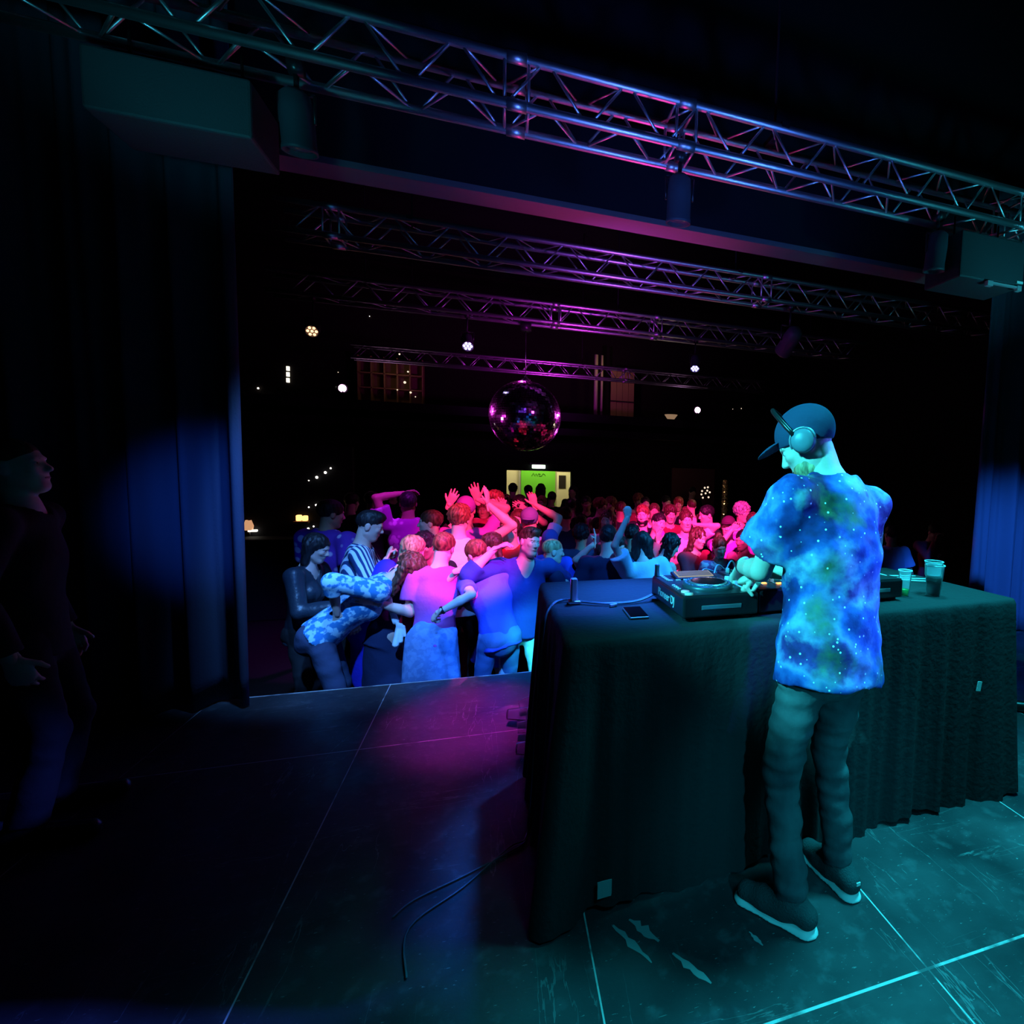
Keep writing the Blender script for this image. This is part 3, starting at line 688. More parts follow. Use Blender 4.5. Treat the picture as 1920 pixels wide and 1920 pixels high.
# hanging lights
def stage_light(loc, aim, label, group=None, size=1.0, top=ZT, glow=None, n_led=0):
    e = empty('stage_light', loc, label, 'stage light', group)
    d = (Vector(aim) - Vector(loc)).normalized(); M = d.to_track_quat('Z', 'Y').to_matrix().to_4x4()
    k = size; g = MB(); g.lathe([(0.0, -.19 * k), (.05 * k, -.185 * k), (.085 * k, -.15 * k), (.095 * k, -.05 * k), (.095 * k, .13 * k), (.10 * k, .15 * k), (.10 * k, .17 * k), (.088 * k, .17 * k), (.088 * k, .14 * k), (0, .14 * k)], n=28, M=M)
    g.build('housing', mat('lamp_housing', (0.05, 0.055, 0.07), 0.5), e)
    z = top - loc[2]; yk = MB()
    ax = M.to_3x3() @ Vector((1, 0, 0)); ax.z = 0; ax.normalize()
    for sg in (-1, 1): yk.tube([ax * sg * .105 * k, ax * sg * .108 * k + Vector((0, 0, .17 * k))], .008, 6)
    yk.tube([ax * -.108 * k + Vector((0, 0, .17 * k)), ax * .108 * k + Vector((0, 0, .17 * k))], .008, 6)
    yk.build('yoke', M_PLASTIC, e)
    cl = MB(); cl.tube([(0, 0, .17 * k), (0, 0, z - .03)], .012, 8); cl.tube([(-.03, 0, z - .004), (.03, 0, z - .004)], .040, 14); cl.build('clamp', M_PLASTIC, e)
    ln = MB()
    if n_led:
        for i in range(n_led):
            a = 2 * PI * i / (n_led - 1); rr = 0 if i == n_led - 1 else .058 * k
            ln.lathe([(0, .015 * k), (.02 * k, .012 * k), (.022 * k, 0)], tuple(M.to_3x3() @ Vector((rr * math.cos(a), rr * math.sin(a), .15 * k))), 10, M)
    else: ln.lathe([(0, .155 * k), (.05 * k, .152 * k), (.086 * k, .142 * k)], n=24, M=M)
    ln.build('lens', glow or mat('lamp_lens', (0.1, 0.1, 0.12), 0.1), e)
    return e
def glow(name, c, st): return mat('glow_' + name, (0, 0, 0), 0.5, emit=c, estr=st)
for px_, X in ((565, -.93), (1285, 1.02), (1790, 2.98)):
    stage_light((X, 3.2, 3.80), (X + .03, 3.34, 2.7), {565: 'dim round-backed stage light under the near truss, leftmost of three', 1285: 'blue-tinted stage light under the joint of the near truss, middle of three', 1790: 'dark stage light under the near truss beside the right loudspeaker'}[px_], 'stage lights on the near truss', .76)
q = at(588, 617, 7.5); stage_light(tuple(q), (q.x + .5, 3.0, 1.6), 'hall light with seven warm amber lamps at upper left', 'lamps under the third truss', .72, ZT, glow('amber', (1.0, .45, .22), 3), 7)
q = at(876, 640, 7.5); stage_light(tuple(q), (q.x + .3, 5.2, 1.6), 'hall light glowing lavender left of the mirror ball', 'lamps under the third truss', .72, ZT, glow('lavender', (.55, .45, 1.0), 7), 7)
q = at(1303, 681, 7.5); stage_light(tuple(q), (q.x - .5, 6.0, 1.6), 'hall light glowing blue-violet right of the mirror ball', 'lamps under the third truss', .72, ZT, glow('blueviolet', (.35, .3, 1.0), 7), 7)
q = at(1480, 640, 5.52); stage_light(tuple(q), (q.x, 9, 1.5), 'unlit grey hall light at right under the second truss', 'lamps under the hall trusses', 1.0)

# hanging loudspeakers
def hung_speaker(x0, x1, z0, z1, y, label, br):
    e = empty('hanging_loudspeaker', ((x0 + x1) / 2, y, z0), label, 'loudspeaker', 'loudspeakers hung above the stage')
    w_, h_ = x1 - x0, z1 - z0
    MB().box((0, 0, h_ / 2), (w_, .34, h_), bev=.012).build('cabinet', mat('speaker_paint', (0.035, 0.042, 0.048), 0.6, bump=.3, bscale=150), e)
    MB().box((0, .172, h_ / 2), (w_ - .04, .012, h_ - .04)).build('grille', M_BLACK, e)
    g = MB()
    for dx in (-w_ * .35, w_ * .35): g.tube([(dx, 0, h_), (dx, 0, ZT - z0 + .03)], .007, 6)
    g.build('hanging_rod', M_BLACK, e)
    if br:
        g = MB(); g.box((.10, -.18, -.012), (.30, .02, .014)); g.box((-.04, -.18, -.02), (.05, .03, .035)); g.box((.24, -.18, -.02), (.04, .03, .035)); g.build('bracket', mat('bracket_steel', (.6, .62, .65), .4, .6), e)
        MB().box((.26, -.175, .03), (.06, .006, .016)).build('badge', M_WHITE, e)
    return e
hung_speaker(-1.68, -1.08, 3.64, 3.90, 3.27, 'dark box loudspeaker hung at upper left, faintly teal', False)
hung_speaker(3.06, 3.66, 3.60, 3.92, 3.22, 'box loudspeaker at upper right with a pale bracket under it', True)

# mirror ball
bc = at(985, 780, 7.52); BR = (at(1055, 782, 7.52) - at(915, 780, 7.52)).length / 2 * .965
e = empty('mirror_ball', tuple(bc), 'large mirror ball with magenta rim light hanging over the crowd', 'mirror ball')
me_v, me_f = [], []
nr = 46
for i in range(nr):
    a0, a1 = PI * i / nr - PI / 2, PI * (i + 1) / nr - PI / 2; am_ = (a0 + a1) / 2
    nn_ = max(4, int(2 * nr * math.cos(am_)))
    for j in range(nn_):
        b0, b1 = 2 * PI * j / nn_, 2 * PI * (j + .93) / nn_; a1_ = a0 + (a1 - a0) * .93
        jt = [random.gauss(0, .0020) for _ in range(3)]
        n = len(me_v)
        nrm = Vector((math.cos(am_) * math.cos((b0 + b1) / 2), math.cos(am_) * math.sin((b0 + b1) / 2), math.sin(am_)))
        tj = Vector((random.gauss(0, .035), random.gauss(0, .035), random.gauss(0, .035)))
        for a, b_ in ((a0, b0), (a0, b1), (a1_, b1), (a1_, b0)):
            p = Vector((math.cos(a) * math.cos(b_), math.cos(a) * math.sin(b_), math.sin(a)))
            me_v.append(p * BR + nrm * ((p - nrm).dot(tj)) * BR)
        me_f.append((n, n + 1, n + 2, n + 3))
MB().add(me_v, me_f).build('mirror_tiles', mat('mirror_tile', (0.8, 0.8, 0.85), 0.11, 1.0), e)
cv, cf = uvball((0, 0, 0), BR * .985, 24); MB().add(cv, [tuple(f) for f in cf], 0, True).build('core', mat('ball_core', (.05, .05, .06), .4, .5), e)
g = MB(); g.lathe([(.06, BR * .98), (.06, BR + .02), (.02, BR + .04), (.02, BR + .06)], n=16); g.build('cap_ring', M_CHROME, e)
g = MB(); g.tube([(0, 0, BR + .05), (0, 0, ZT - bc.z - .1)], .006, 6); g.build('hanging_cable', M_CHROME, e)
g = MB(); g.lathe([(0, -.12), (.07, -.12), (.07, -.02), (0, -.02)], (0, 0, ZT - bc.z), 18); g.build('motor', M_PLASTIC, e)
# pin lamps either side of the ball (their reflections are the two hot spots)
for px_, lb in ((642, 'glowing pink-white lamp on the gallery rail at left'), (1308, 'glowing pink-white lamp on the gallery rail at right')):
    q = at(px_, 728 if px_ == 642 else 769, 12.0)
    e = empty('pin_spot', tuple(q), lb, 'lamp', 'pink lamps on the gallery rail')
    M = (bc - q).normalized().to_track_quat('Z', 'Y').to_matrix().to_4x4()
    MB().lathe([(0, -.2), (.06, -.18), (.085, 0), (.085, .02)], n=20, M=M).build('housing', M_PLASTIC, e)
    MB().lathe([(0, .02), (.05, .015), (.07, 0)], n=20, M=M).build('lens', glow('pinkwhite', (1.0, .45, .85), 14), e)
    MB().tube([(0, 0, -.05), (0, .2, 3.3 - q.z)], .015, 6).build('stand', M_PLASTIC, e)
    spot(q + (bc - q).normalized() * .12, bc, (1.0, .05, .8), 140 if px_ == 642 else 100, 9, .3, .05)
for q_, w_ in (((-3.0, 9.6, 3.3), 1600), ((3.9, 9.4, 3.2), 1600), ((-1.0, 10.8, 2.2), 500), ((-2.6, 6.6, 2.4), 220), ((0.2, 11.0, 5.8), 900), ((3.0, 10.8, 1.9), 500)): spot(q_, bc, (1.0, .05, .85), w_, 14, .3, .06)  # unseen spots added for the ball's magenta rim
spot((-0.6, 2.2, 3.6), bc, (.25, .05, 1.0), 90, 12, .4, .05)

# corridor behind the hall door
x0, x1, x2, x3 = (at(a, 900, 15.2).x for a in (950, 977, 1041, 1071))
zt = DT
room('wall_corridor', ((x0 + x3) / 2, 15.3, 1.3), (4.2, 0.1, 2.8), wall_mat('corridor_cream', (0.75, 0.68, 0.42)))
room('ceiling_corridor', ((x0 + x3) / 2, 14.7, 2.75), (4.2, 1.1, 0.08), wall_mat('corridor_white', (0.7, 0.68, 0.6)))
room('floor_corridor', ((x0 + x3) / 2, 14.7, -0.05), (4.2, 1.1, 0.1), M_HFLOOR)
room('wall_corridor_left', (x0 - .5, 14.75, 1.3), (.1, 1.0, 2.8), wall_mat('corridor_cream', (0.75, 0.68, 0.42)))
room('wall_corridor_right', (x3 + .6, 14.75, 1.3), (.1, 1.0, 2.8), wall_mat('corridor_cream', (0.75, 0.68, 0.42)))
e = empty('green_board', ((x1 + x2) / 2, 15.22, 0), 'tall bright green board with black scribble seen through the hall doorway', 'board')
MB().box((0, 0, 1.15), (x2 - x1, .05, 2.3)).build('panel', mat('green_paint', (0.16, 0.62, 0.03), 0.6), e)
MB().box((-(x2 - x1) / 2 - .04, -.01, 1.15), (.05, .06, 2.3)).build('edge_trim', mat('grey_trim', (.35, .33, .25), .6), e)
g = MB(); pts = [(-.18, 0), (-.13, .07), (-.09, 0), (-.06, .06), (-.02, .0), (.0, .06), (.05, .05), (.02, .0), (.09, .01), (.12, .06), (.16, .05), (.19, .01)]
g.tube([(x, -.032, 1.86 + z * 1.2) for x, z in pts], .006, 5); g.build('scribble', M_BLACK, e)
e = empty('inner_door', ((x2 + x3) / 2 + .02, 15.2, 0), 'cream inner door with a dark window, right of the green board', 'door')
wd = x3 - x2 - .04
MB().box((0, 0, 1.0), (wd, .06, 2.0)).build('leaf', mat('cream_door', (0.85, 0.78, 0.45), .5), e)
MB().box((-.05, -.035, 1.72), (wd * .48, .02, .36)).build('window', mat('dark_pane', (.03, .025, .02), .1), e)
MB().box((0, -.01, 2.07), (wd, .06, .13)).build('header', mat('grey_brown', (.28, .22, .16), .6), e)
pl = bpy.data.lights.new('corridor_light', 'AREA'); pl.energy = 26; pl.color = (1.0, .93, .62); pl.size = 1.6; pl.size_y = .5; pl.shape = 'RECTANGLE'
o = bpy.data.objects.new('corridor_light', pl); COL.objects.link(o); o.location = ((x0 + x3) / 2, 14.6, 2.65)
q = at(1010, 875, 13.95); e = empty('exit_sign', tuple(q), 'small glowing white-green exit sign above the hall doorway', 'sign')
MB().box((0, 0, 0), (.32, .05, .09), bev=.01).build('light_box', glow('exit', (.75, 1.0, .7), 4), e)
MB().box((0, .02, .07), (.42, .06, .05)).build('mount', M_PLASTIC, e)

# gallery details
M_WARM = mat('gallery_wood', (0.35, 0.22, 0.10), 0.6)
q0, q1 = at(1145, 722, 14.6), at(1176, 775, 14.6)
e = empty('gallery_panelling', (q0.x, 14.7, 3.16), 'warm-lit vertical wood panelling on the gallery, right of the mirror ball', 'panelling')
g = MB()
for i in range(4): g.box((.10 + i * .165, 0, .85), (.155, .05, 1.7))
g.build('boards', M_WARM, e); MB().box((.35, -.03, .82), (.68, .03, .03)).build('rail', M_PLASTIC, e)
for px_, wd, lb in ((1117, .05, 'tall pale pole on the gallery'), (1128, .03, 'thin pale pipe beside the tall gallery pole')):
    q = at(px_, 740, 14.3); tag(MB().tube([(q.x, 14.3, 3.16), (q.x, 14.3, 5.1)], wd, 12).build('gallery_pole', mat('pale_pole', (.6, .52, .4), .5)), lb, 'pole')
def warm_point(x, y, z, e_, c=(1, .6, .3), r=.05):
    l = bpy.data.lights.new('warm_fill_light', 'POINT'); l.energy = e_; l.color = c; l.shadow_soft_size = r
    o = bpy.data.objects.new('warm_fill_light', l); COL.objects.link(o); o.location = (x, y, z)
warm_point(2.75, 13.6, 4.9, 5)
warm_point(-2.4, 14.3, 4.3, 1.0)
e = empty('gallery_shelf', (at(720, 740, 14.8).x, 14.95, 3.16), 'dim brown shelf unit with square compartments on the left gallery', 'shelf')
g = MB()
for i in range(6): g.box((-.55 + i * .28, 0, .75), (.025, .3, 1.5))
for k in range(5): g.box((0.15, 0, .05 + k * .35), (1.41, .3, .025))
g.build('frame', M_WARM, e); MB().box((.15, .14, .75), (1.38, .02, 1.5)).build('back_panel', mat('shelf_back', (.2, .12, .07), .7), e)
q = at(1258, 783, 13.0); e = empty('gallery_stool', tuple(q), 'pale slatted bowl-shaped lamp on the gallery rail right of the panelling', 'lamp')
MB().lathe([(.05, -.09), (.16, .06), (.165, .07), (.0, .07)], n=20).build('bowl', mat('bowl_glow', (.5, .35, .2), .6, emit=(1.0, .62, .35), estr=.25), e)
MB().tube([(0, 0, -.09), (0, 0, 3.16 - q.z)], .03, 8).build('foot', M_PLASTIC, e)
room('wall_bar', (-3.0, 9.08, 1.15), (1.9, .1, 2.42), M_HALL)
GW = glow('white', (1.0, .92, .8), 5); GA = glow('warm', (1.0, .50, .16), 2.2)
def bulb(px_, py_, Y, r_, label, group, m_=None, name='small_lamp'):
    q = at(px_, py_, Y); v_, f_ = uvball(q, r_, 5); return tag(MB().add(v_, [tuple(f) for f in f_], 0, True).build(name, m_ or GW), label, 'lamp', group)
for i, (a, c_, r_) in enumerate(((620, 878, .012), (610, 886, .018), (594, 895, .018), (579, 901, .008), (593, 947, .015), (579, 951, .010), (578, 991, .014), (588, 987, .011))):
    bulb(a, c_, 9.0, r_, 'tiny white lamp on the dark left of the hall, %s' % ('highest of them', 'second highest', 'third highest', 'faint, fourth highest', 'just above the orange lantern', 'faint, upper left of the lantern', 'lowest of them', 'just under the orange lantern')[i], 'tiny lamps at the left of the hall')
for i, (a, c_, Y_, r_) in enumerate(((484, 728, 12.1, .02), (494, 748, 12.1, .03), (693, 593, 7.4, .012), (749, 664, 12, .03), (765, 697, 12, .03), (759, 717, 12, .045), (745, 731, 12, .022), (770, 736, 12, .035), (779, 744, 12, .02), (1390, 766, 12, .02), (1374, 767, 12, .016), (1292, 724, 12, .015), (634, 698, 12, .015), (739, 703, 12, .04))):
    bulb(a, c_, 14.78 if 740 < a < 782 else 15.18, 1.25 * r_ * (.55 if i > 1 else .8), 'small warm-white lamp high in the dark hall, %s' % ('at far left', 'far left, the larger lower one', 'alone near the left truss end', 'over the shelf unit', 'right above the shelf unit', 'brightest by the shelf unit', 'under the shelf unit', 'lower right of the shelf unit', 'lowest right of the shelf unit', 'at far right', 'far right, the fainter', 'above the right pink lamp', 'above the left pink lamp', 'in the arch of the shelf unit')[i], 'small lamps high in the hall', mat('warm_white', (0, 0, 0), emit=(1, .8, .6), estr=1.2) if i > 2 else None)
for k in range(3):
    q = at(540, 691 + k * 11, 15.18); tag(MB().box(tuple(q), (.06, .04, .10)).build('strip_lamp', glow('strip', (1, .95, .8), 1.6)), 'short pale strip lamp in a vertical row of three, %s one' % ('top', 'middle', 'bottom')[k], 'lamp', 'vertical row of strip lamps')
q = at(566, 971, 9.0); e = empty('lantern', tuple(q), 'orange glowing lantern on the bar at the left of the hall', 'lantern')
MB().box((-.035, 0, .0), (.06, .08, .085), bev=.012).build('lit_box', GA, e); MB().box((.04, 0, -.005), (.06, .08, .075), bev=.012).build('lit_box', GA, e)
MB().box((0, 0, -.06), (.18, .14, .03)).build('tray', mat('tray_wood', (.3, .16, .06), .5), e)
q = at(474, 995, 9.0); tag(MB().box(tuple(q), (.10, .04, .025)).build('till_lamp', GW), 'flat white lamp at the far left end of the bar', 'lamp')
q = at(466, 986, 9.0); e = empty('table_lamp', tuple(q), 'small amber table lamp beside the flat white lamp', 'lamp')
MB().lathe([(.05, -.06), (.06, 0), (.035, .08)], n=14).build('shade', mat('amber_shade', (.4, .2, .1), .6, emit=(1, .5, .25), estr=.6), e); MB().tube([(0, 0, -.06), (0, 0, -.2)], .02, 8).build('base', M_PLASTIC, e)
tag(MB().box((-3.1, 8.80, .50), (1.6, .42, 1.12), bev=.02).build('bar_counter', M_HALL), 'black bar counter along the dark left side of the hall', 'counter')
q0 = at(1360, 905, 9.0); e = empty('sequin_column', (q0.x, 9.0, 0), 'narrow glittering gold sequin column at the right behind the crowd', 'column')
g = MB(); random.seed(3)
for i in range(420):
    a = random.uniform(0, 2 * PI); z = random.uniform(0.9, q0.z + .05); r_ = .055 + .015 * (q0.z - z)
    tl = random.uniform(-.6, .6); c_ = Vector((r_ * math.cos(a), r_ * math.sin(a), z)); t_ = Vector((-math.sin(a), math.cos(a), 0)); up_ = (Vector((0, 0, 1)) + Vector((math.cos(a), math.sin(a), 0)) * tl).normalized()
    g.add([c_ + t_ * .009 + up_ * .012, c_ - t_ * .009 + up_ * .012, c_ - t_ * .009 - up_ * .012, c_ + t_ * .009 - up_ * .012], [(0, 1, 2, 3)])
g.build('sequins', mat('gold_sequin', (.9, .6, .3), .2, 1.0), e); MB().lathe([(0, q0.z + .05), (.05, q0.z + .05), (.06, .9), (.12, .03), (.12, 0)], n=16).build('post', mat('post_brown', (.06, .04, .02), .6), e)
warm_point(q0.x - .5, 8.4, 2.1, 6, (1, .75, .5))  # unseen warm point added to make the gold sequins glint
e = empty('fairy_lights', tuple(at(1323, 925, 9.0)), 'loose cluster of white fairy lights above the crowd, left of the gold column', 'lights')
for dx, dz in ((-.02, .10), (.04, .11), (-.07, .04), (-.08, -.02), (.03, .05), (.08, .02), (.06, -.07), (-.05, -.08), (0, .0)):
    v_, f_ = uvball((dx, 0, dz), .018, 5); MB().add(v_, [tuple(f) for f in f_], 0, True).build('bulb', mat('cream_glow', (0, 0, 0), emit=(1, .8, .6), estr=1.0), e)
MB().tube([(-.02, 0, .1), (-.08, 0, 0), (-.05, 0, -.08), (.02, .0, -1.82)], .006, 5).build('wire', M_PLASTIC, e)
q0, q1 = at(1262, 880, 13.8), at(1340, 935, 13.8)
tag(MB().box(((q0.x + q1.x) / 2, 13.9, 1.1), (q1.x - q0.x, .1, 2.2)).build('partition_board', mat('dim_board', (.12, .07, .06), .8)), 'dim brown board against the back wall, right of the doorway', 'board')
warm_point(4.0, 12.9, 2.3, 1.2, (1, .4, .35))

# ------------------------------------------------------------------ dj table
TZ = 1.61
FL, FR, BRr, BL = Vector((.215, 1.735)), Vector((2.38, 1.885)), Vector((2.30, 2.72)), Vector((.195, 2.68))
def bez(c, t):
    a, b_, d_ = c; return a.lerp(b_, t).lerp(b_.lerp(d_, t), t)
def perimeter(cs, rad, seg):
    out = []; n = len(cs)
    for i in range(n):
        p, c, q = cs[i - 1], cs[i], cs[(i + 1) % n]
        a = c + (p - c).normalized() * rad; b_ = c + (q - c).normalized() * rad
        for k in range(5): out.append(bez((a, c, b_), k / 4))
        nx = cs[(i + 1) % n]; en = nx + (c - nx).normalized() * rad; m_ = int((en - b_).length / seg)
        for k in range(1, m_): out.append(b_.lerp(en, k / m_))
    return out
per = perimeter([FL, FR, BRr, BL], .03, .022)
cen = sum(per, Vector((0, 0))) / len(per); n = len(per)
cum = [0]
for i in range(n): cum.append(cum[-1] + (per[(i + 1) % n] - per[i]).length)
vs_, fs = [], []
prof = [(-.02, 0.0, 0), (-.012, 0.0, 0), (0.0, -.003, 0), (.006, -.012, .02)] + [(.010, -.03 - .93 * k / 16, (k + 1) / 17) for k in range(17)]
for (off_, dz, v) in prof:
    for i in range(n):
        t = (per[(i + 1) % n] - per[i - 1]).normalized(); nr_ = Vector((t.y, -t.x)); s_ = cum[i]
        front = max(0, -nr_.y); left = max(0, -nr_.x); corner = math.exp(-((per[i] - FL).length / .10) ** 2); cr = math.exp(-((per[i] - FR).length / .16) ** 2)
        fold = (.018 * math.sin(s_ * 31 + 1.5 * math.sin(s_ * 7)) + .012 * math.sin(s_ * 73 + 2)) * v ** .8 * (0.35 + .65 * (1 if s_ > 1.0 or s_ < .25 else .25))
        fl_ = v * (.05 * left + .012 * front) + fold
        p = per[i] + nr_ * (off_ + fl_) + Vector((-.055, -.055)) * corner * v + Vector((.06, -.06)) * cr * v
        vs_.append((p.x, p.y, TZ + dz + (.02 * math.sin(s_ * 9) * v if v > .9 else 0)))
R_ = len(prof)
for j in range(R_ - 1):
    for i in range(n): fs.append((j * n + i, (j + 1) * n + i, (j + 1) * n + (i + 1) % n, j * n + (i + 1) % n))
fs.append(tuple(range(n)))
m = mat('table_cloth', (0.026, 0.030, 0.033), 0.9, bump=.35, bscale=45, spec=.2)
o = MB().add(vs_, fs, 0, True).build('tablecloth', m)
tag(o, 'black cloth draped to the floor over the dj table', 'tablecloth')
e = empty('folding_table', (1.27, 2.24, S), 'long folding table hidden under the black cloth', 'table')
MB().box((0, 0, .935), (2.02, .82, .05), rz=.05).build('tabletop', M_PLASTIC, e)
for dx in (-.9, .9):
    for dy in (-.33, .33): MB().tube([(dx, dy, 0), (dx, dy, .91)], .016, 8).build('leg', M_PLASTIC, e)
q = at(1841, 1289, 1.80)
tag(MB().box((q.x, 1.815, q.z), (.026, .004, .045), ry=.18, rz=.07).build('tape_label', M_WHITE), 'small white tape label on the black cloth right of the dj', 'label')
tag(MB().box((.345, 1.705, S + .10), (.05, .004, .06), rz=.07).build('tape_strip', mat('grey_tape', (.45, .5, .5), .5)), 'grey tape strip at the bottom of the cloth near its front corner', 'tape')

# phone, plug, small cap on the cloth
e = empty('smartphone', (.510, 2.015, TZ + .006), 'black smartphone lying face up on the cloth', 'phone', rz=-.02)
MB().box((0, 0, 0), (.076, .152, .008), bev=.003).build('case', mat('phone_edge', (.25, .27, .3), .35, .6), e)
MB().box((0, 0, .0045), (.070, .146, .002)).build('screen', mat('phone_screen', (.004, .004, .006), .12), e)
tag(MB().box((.447, 2.142, TZ + .007), (.035, .012, .012), bev=.003, rz=.3).build('lighter', mat('grey_bit', (.25, .28, .32), .4)), 'tiny grey lighter on the cloth behind the phone', 'lighter')
e = empty('cable_connector', (.297, 2.235, TZ + .015), 'chunky clear cable connector standing up near the left edge of the table', 'connector')
MB().box((0, 0, .045), (.028, .035, .095), bev=.006).build('plug_body', mat('plug_grey', (.35, .4, .45), .25, .2), e)
MB().box((0, -.01, -.005), (.05, .05, .014), bev=.004).build('plug_foot', M_CHROME, e)
for k, (px_, lab) in enumerate((((0), 'pale cable running over the tabletop from the player to the connector, upper one'), ((1), 'pale cable from the player over the left edge of the cloth, lower one'))):
    o_ = k * .014
    pts = [(.64, 2.20 + o_, TZ + .03), (.55, 2.17 + o_, TZ + .01), (.42, 2.16 + o_, TZ + .01), (.32, 2.21 + o_, TZ + .012), (.26, 2.26 + o_, TZ + .01), (.205, 2.22 + o_, TZ - .004), (.17, 2.16 + o_, TZ - .08), (.14, 2.10 + o_, TZ - .4), (.125, 2.12 + o_, TZ - .75), (.12, 2.22 + o_ * 3, S + .012), (.10, 2.15 + o_, S + .006), (.04, 2.11 + o_ * 2, S + .006), (-.12, 2.03 - o_ * 4, S + .006), (-.28, 1.96 - k * .12, S + .006), (-.34 + k * .08, 1.90 - k * .25, S + .006)]
    tag(MB().tube(smooth_path(pts, 6), .0035, 6).build('power_cable', mat('cable_grey', (.10, .11, .13), .4)), lab, 'cable', 'cables from the dj gear')

# players and mixer
def knob(g, x, y, z, r=.009, h=.018, mi=0): g.lathe([(r, 0), (r * .85, h), (0, h)], (x, y, z), 12, mi=mi)
M_PANEL = mat('deck_panel', (.02, .021, .024), .35); M_KNOBW = mat('knob_light', (.5, .52, .52), .4); M_SCR = mat('player_screen', (0.02, 0.02, 0.02), .2, emit=(.62, .58, .42), estr=.55)
M_AMB = glow('amber_led', (1, .35, .08), 3); M_BLUEBTN = mat('jog_dimple', (.05, .10, .18), .4)
def player(x, y, rz, label):
    e = empty('deck_player', (x, y, TZ), label, 'dj player', 'dj media players on the table', rz)
    W, D = .318, .40
    MB().box((0, 0, .058), (W, D, .085), bev=.008).build('chassis', mat('deck_body', (.012, .012, .015), .28), e)
    MB().box((0, 0, .1015), (W - .012, D - .012, .004)).build('top_plate', M_PANEL, e)
    for sx_ in (-1, 1):
        for sy_ in (-1, 1): MB().lathe([(.026, 0), (.028, .016), (0, .016)], (sx_ * .12, sy_ * .16, 0), 16).build('foot', M_PLASTIC, e)
    j = MB(); j.lathe([(.104, 0), (.104, .010), (.098, .016), (.079, .018)], (0, -.055, .1035), 48); jo = j.build('jog_wheel', mat('jog_rim', (.05, .07, .09), .35, .4), e)
    MB().lathe([(.079, .0), (.077, .004), (.070, .004)], (0, -.055, .1215), 48).build('jog_ring', mat('jog_silver', (.7, .72, .75), .25, .9), jo)
    MB().lathe([(.070, .0035), (.02, .0045), (0, .0045)], (0, -.055, .1215), 40).build('jog_top', mat('jog_black', (.01, .008, .012), .12), jo)
    d_ = MB()
    for i in range(28): a = 2 * PI * i / 28; d_.lathe([(.006, 0), (.004, .002), (0, .002)], (.0905 * math.cos(a), -.055 + .0905 * math.sin(a), .1205), 8)
    d_.build('jog_dimples', M_BLUEBTN, jo)
    MB().box((.01, .125, .112), (.19, .088, .012), rx=.16, bev=.003).build('screen_bezel', M_PLASTIC, e)
    s_ = MB(); s_.box((.01, .125, .119), (.165, .068, .003), rx=.16); so = s_.build('screen', M_SCR, e)
    t_ = MB()
    for k in range(5): t_.box((.01, .102 + k * .012, .1175 + k * .0019), (.155, .0035, .0016), rx=.16)
    t_.build('screen_rows', mat('screen_rows', (.02, .02, .02), .5), so)
    bt = MB()
    for k in range(5): bt.box((-.125, .165 - k * .022, .106), (.018, .011, .006), bev=.002)
    for k in range(3): bt.box((-.118 + k * .035, .068, .106), (.022, .012, .006), bev=.002)
    for k in range(4): bt.box((-.135, -.02 - k * .022, .106), (.014, .009, .006), bev=.002)
    bt.build('buttons', M_KNOBW, e)
    for k, (yy, c_) in enumerate(((-.175, (.3, 1, .5)), (-.135, (1, .6, .2)))):
        MB().lathe([(.017, 0), (.016, .006), (0, .007)], (-.128, yy, .1035), 20).build('play_button' if k == 0 else 'cue_button', mat('btn%d' % k, (.4, .45, .45), .3, emit=c_, estr=.12), e)
    f_ = MB(); f_.box((.128, -.07, .105), (.008, .11, .002)); f_.box((.128, -.05, .112), (.018, .026, .014), bev=.003); knob(f_, .128, .03, .1035, .012); f_.build('tempo_slider', M_KNOBW, e)
    MB().box((0, -.198, .055), (.17, .008, .018), bev=.003).build('front_slot', mat('slot_silver', (.35, .37, .4), .3, .7), e)
    k_ = MB(); k_.lathe([(.012, 0), (.010, .03), (.011, .05), (0, .055)], (-.14, .185, .1035), 14); k_.build('usb_stick', mat('usb', (.3, .34, .4), .3, .5), e)
    tx = bpy.data.curves.new('txt', 'FONT'); tx.body = 'Pioneer DJ'; tx.size = .046; tx.extrude = .0008; tx.align_x = 'CENTER'; tx.align_y = 'CENTER'; tx.offset = .0006
    to = bpy.data.objects.new('txt', tx); COL.objects.link(to); dg = bpy.context.evaluated_depsgraph_get(); tm = bpy.data.meshes.new_from_object(to.evaluated_get(dg)); bpy.data.objects.remove(to)
    tm.materials.clear(); lo_ = link('side_lettering', tm, e, [mat('letter_white', (.8, .85, .85), .4)])
    lo_.rotation_euler = (PI / 2, 0, -PI / 2); lo_.location = (-W / 2 - .0012, .0, .058)
    return e
player(.805, 2.055, .03, 'black dj player with round jog wheel and lit screen, left of the dj')
player(1.60, 2.16, .05, 'black dj player mostly hidden behind the dj, next to the green drink')
e = empty('dj_mixer', (1.135, 2.09, TZ), 'black dj mixer with rows of knobs under the hands of the dj', 'mixer', None, .05)
MB().box((0, 0, .058), (.325, .40, .09), bev=.006).build('chassis', mat('deck_body', (.012, .012, .015), .28), e)
MB().box((0, 0, .1045), (.315, .39, .004)).build('top_plate', M_PANEL, e)
g = MB(); g2 = MB(); g3 = MB()
for i in range(5):
    for k in range(5): knob(g2 if (i + k) % 3 else g, -.125 + i * .0625, .16 - k * .04, .106, .010, .02)
for i in range(4): g3.box((-.10 + i * .065, -.085, .107), (.005, .07, .003)); g3.box((-.10 + i * .065, -.07 - .01 * (i % 2), .115), (.022, .012, .016), bev=.003)
